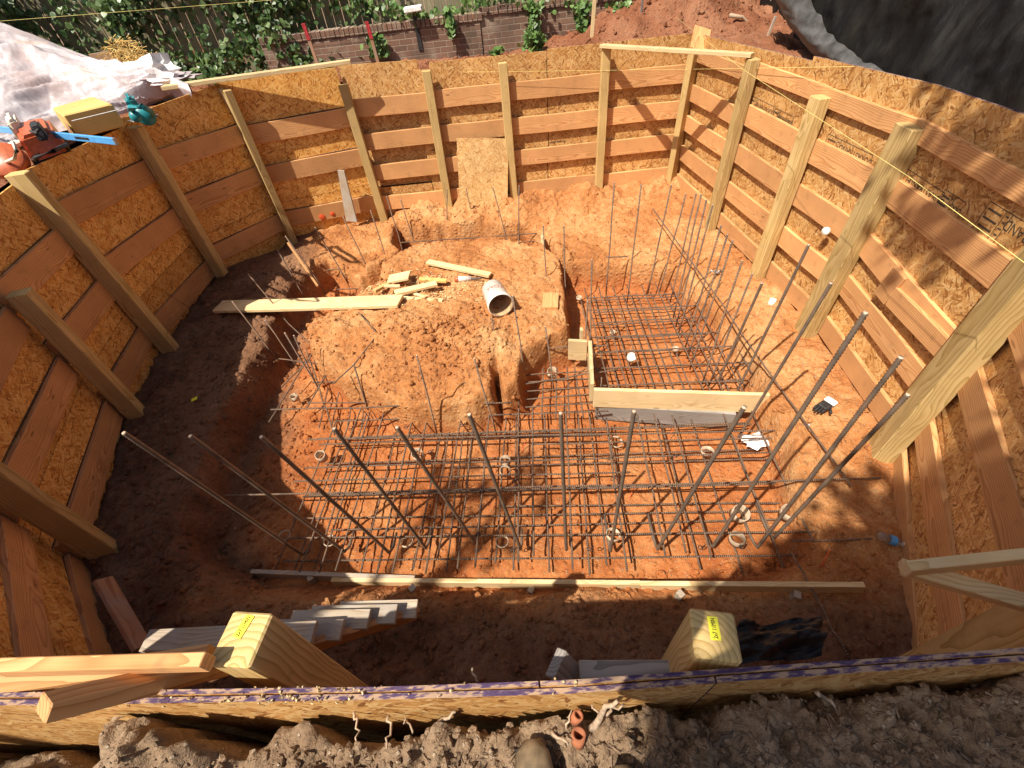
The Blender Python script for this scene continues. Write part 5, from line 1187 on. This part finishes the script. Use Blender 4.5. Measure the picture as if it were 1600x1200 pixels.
# twigs and bark over the shaded right bank
P = []
for k in range(1500):
    x = random.uniform(-1.5, 1.5) if k % 3 else random.uniform(.2, 1.5); y = random.uniform(-.05, .16); z = float(near_height(np.array([[x]]), np.array([[y]]))[0, 0]) + .004
    L_ = random.uniform(.01, .05); a = random.random() * 6.3; d = Vector((math.cos(a), math.sin(a), random.uniform(-.2, .3))) * L_ / 2; V_, F_, _ = tube_data([Vector((x, y, z)) - d, Vector((x, y, z)) + d], random.uniform(.0008, .0025), 4); P.append((V_, F_))
setp(merged('mulch', P, 'mulch'), 'small twigs and bark chips strewn over the near bank', 'mulch', kind='stuff')
stick('bark_strip', (1100, 1185), (1145, 1140), 1.78, 1.80, .008, 'bark', 'dark bark strip lying on the shaded near bank', 'bark'); stick('bark_strip', (1275, 1080), (1305, 1105), 1.80, 1.78, .007, 'root', 'bark strip by the near wall on the right', 'bark'); stick('bark_strip', (1480, 1170), (1530, 1195), 1.78, 1.78, .007, 'bark', 'bark strip at the bottom right of the near bank', 'bark')
pp = at(903, 1162, 1.79); pr = root('clay_pipe', pp, 'broken orange clay pipe piece stuck in the near bank', 'pipe'); lathe('shell', [(.012, 0), (.017, 0), (.019, .055), (.013, .055), (.012, 0)], 'clay', pr, rot_to((0.1, .35, 1), pp + Vector((0, 0, -.035))), 16); 
pp = at(897, 1124, 1.82); pr = root('clay_pipe', pp, 'small orange clay pipe rim by the thick root', 'pipe'); lathe('shell', [(.009, 0), (.014, 0), (.015, .03), (.009, .03), (.009, 0)], 'clay', pr, rot_to((0.5, .3, 1), pp + Vector((0, 0, -.02))), 16)

# ------------------------------------------------------------------ the photographer, of whom only a boot toe and the shadow show
pe = root('person', (-0.03, -0.22, 1.74), 'person in brown work boots and jeans standing on the near bank', 'person')
J = {'pel': (0.0, -.26, 2.62), 'ch': (0.0, -.25, 3.0), 'nk': (0, -.24, 3.2), 'hd': (0, -.19, 3.32), 'ht': (0, -.20, 3.46),
     'hl': (-.10, -.25, 2.58), 'kl': (-.09, -.21, 2.18), 'al': (-.06, -.20, 1.80), 'hr': (.10, -.25, 2.58), 'kr': (.13, -.21, 2.18), 'ar': (.16, -.22, 1.80),
     'sl': (-.20, -.25, 3.12), 'el': (-.28, -.17, 2.86), 'wl': (-.13, -.06, 3.12), 'sr': (.20, -.25, 3.12), 'er': (.28, -.17, 2.86), 'wr': (.13, -.06, 3.12)}
RD = {'pel': .15, 'ch': .155, 'nk': .06, 'hd': .085, 'ht': .075, 'hl': .09, 'kl': .062, 'al': .045, 'hr': .09, 'kr': .062, 'ar': .045, 'sl': .07, 'el': .045, 'wl': .03, 'sr': .07, 'er': .045, 'wr': .03}
ks = list(J); me = bpy.data.meshes.new('body'); me.from_pydata([J[k] for k in ks], [(ks.index(a), ks.index(b)) for a, b in (('pel', 'ch'), ('ch', 'nk'), ('nk', 'hd'), ('hd', 'ht'), ('pel', 'hl'), ('hl', 'kl'), ('kl', 'al'), ('pel', 'hr'), ('hr', 'kr'), ('kr', 'ar'), ('ch', 'sl'), ('sl', 'el'), ('el', 'wl'), ('ch', 'sr'), ('sr', 'er'), ('er', 'wr'))], [])
tmp = bpy.data.objects.new('body', me); C.objects.link(tmp); md = tmp.modifiers.new('s', 'SKIN'); tmp.modifiers.new('u', 'SUBSURF').levels = 2
for i, k in enumerate(ks): me.skin_vertices[0].data[i].radius = (RD[k], RD[k]); me.skin_vertices[0].data[i].use_root = (k == 'pel')
bpy.context.view_layer.update(); bm_e = bpy.data.meshes.new_from_object(tmp.evaluated_get(bpy.context.evaluated_depsgraph_get())); bpy.data.objects.remove(tmp)
bm_e.materials.clear(); o = link('body', bm_e, ['jeans', 'shirt', 'skin', 'hair'], pe, Matrix.Identity(4)); smooth(bm_e)
for p in bm_e.polygons:
    c = p.center; p.material_index = 0 if c.z < 2.68 else (1 if c.z < 3.21 and (abs(c.x) < .24 or c.y < -.14) else (3 if c.z > 3.38 or (c.z > 3.26 and c.y < -.25) else 2))
for sx, x0, y0 in ((-1, -.055, .01), (1, .16, -.06)):
    prof = [(-.13, .038, .10), (-.06, .044, .10), (.02, .05, .085), (.09, .052, .06), (.14, .042, .045), (.165, .02, .03)]; V = []; Fc = []; m_ = 12
    for yy, hw, hh in prof:
        for k in range(m_): th = 2 * math.pi * k / m_; V.append((x0 + math.cos(th) * hw, y0 + yy, 1.805 + hh / 2 + math.sin(th) * hh / 2))
    for i in range(len(prof) - 1):
        for k in range(m_): k2 = (k + 1) % m_; Fc.append((i * m_ + k, i * m_ + k2, (i + 1) * m_ + k2, (i + 1) * m_ + k))
    Fc.append(tuple(range(m_))[::-1]); b0 = (len(prof) - 1) * m_; Fc.append(tuple(range(b0, b0 + m_)))
    bo = merged('boot', [(V, Fc)], 'boot', pe, Matrix.Identity(4), True)
    merged('sole', [bx((x0, y0 + .015, 1.802), (.088, .27, .022))], 'dark', bo)

# ------------------------------------------------------------------ trees behind the photographer: their shade falls on the right
def shade_tree(label, base, zones, mat='leaf'):
    r_ = root('shade_tree', base, label, 'tree', 'trees behind the photographer')
    b = Vector(base); pts = []; ctr = sum((Vector(z[0]) for z in zones), Vector()) / len(zones)
    tube('trunk', [b - Vector((0, 0, .4)), b + Vector((.1, .05, 2.5)), b.lerp(ctr, .35) + Vector((0, 0, 3.0))], lambda s, i: .26 - .05 * i, 'bark', r_, 10)
    st_ = b.lerp(ctr, .35) + Vector((0, 0, 3.0))
    for c, rad, n in zones:
        c = Vector(c); tube('limb', [st_, st_.lerp(c, .5) + Vector((0, 0, .4)), c], lambda s, i: .09 - .035 * i, 'bark', r_, 6)
        cl_ = [c + Vector((random.gauss(0, rad[0] * .5), random.gauss(0, rad[1] * .5), random.gauss(0, rad[2] * .5))) for _ in range(max(3, n // 45))]
        for _ in range(n): q = random.choice(cl_); pts.append(q + Vector((random.gauss(0, .17), random.gauss(0, .17), random.gauss(0, .12))))
    leaves('crown', pts, .13, mat, r_, (0, 0, 1), .8)
def up(x, y, z, k): return (x - .5 * k, y - .4 * k, z + k)
shade_tree('leafy tree behind the photographer shading the near right corner', (2.6, -5.6, 1.7),
    [(up(1.2, .1, 1.7, 6.5), (.55, .35, .4), 1700), (up(.95, -.08, 1.7, 7.2), (.32, .25, .4), 900), (up(1.9, .3, 1.5, 6.5), (.5, .5, .5), 1500), (up(2.5, .75, .0, 7.5), (.4, .25, .4), 650), (up(2.75, .95, 0.3, 7.0), (.4, .3, .4), 600), (up(1.65, .8, 0, 8.2), (.25, .2, .3), 160)])
shade_tree('thin crowned tree behind the photographer dappling the right wall', (4.4, -3.9, 1.7),
    [(up(3.3, 2.5, 2.1, 5.8), (.35, .5, .35), 170), (up(3.3, 3.2, 1.9, 6.2), (.3, .4, .3), 70), (up(3.2, 1.4, 1.4, 6.3), (.3, .35, .4), 170)])
shade_tree('slender tree to the left behind the photographer dappling the rebar', (-6.5, -3.4, 1.7),
    [(up(-.9, 2.2, T, 9.5), (.4, .3, .3), 60), (up(.1, 2.45, T, 9.5), (.25, .2, .3), 36), (up(-.3, 1.9, T, 9.3), (.3, .25, .3), 24)])
for o in bpy.data.objects:
    if '_mw' in o: del o['_mw']
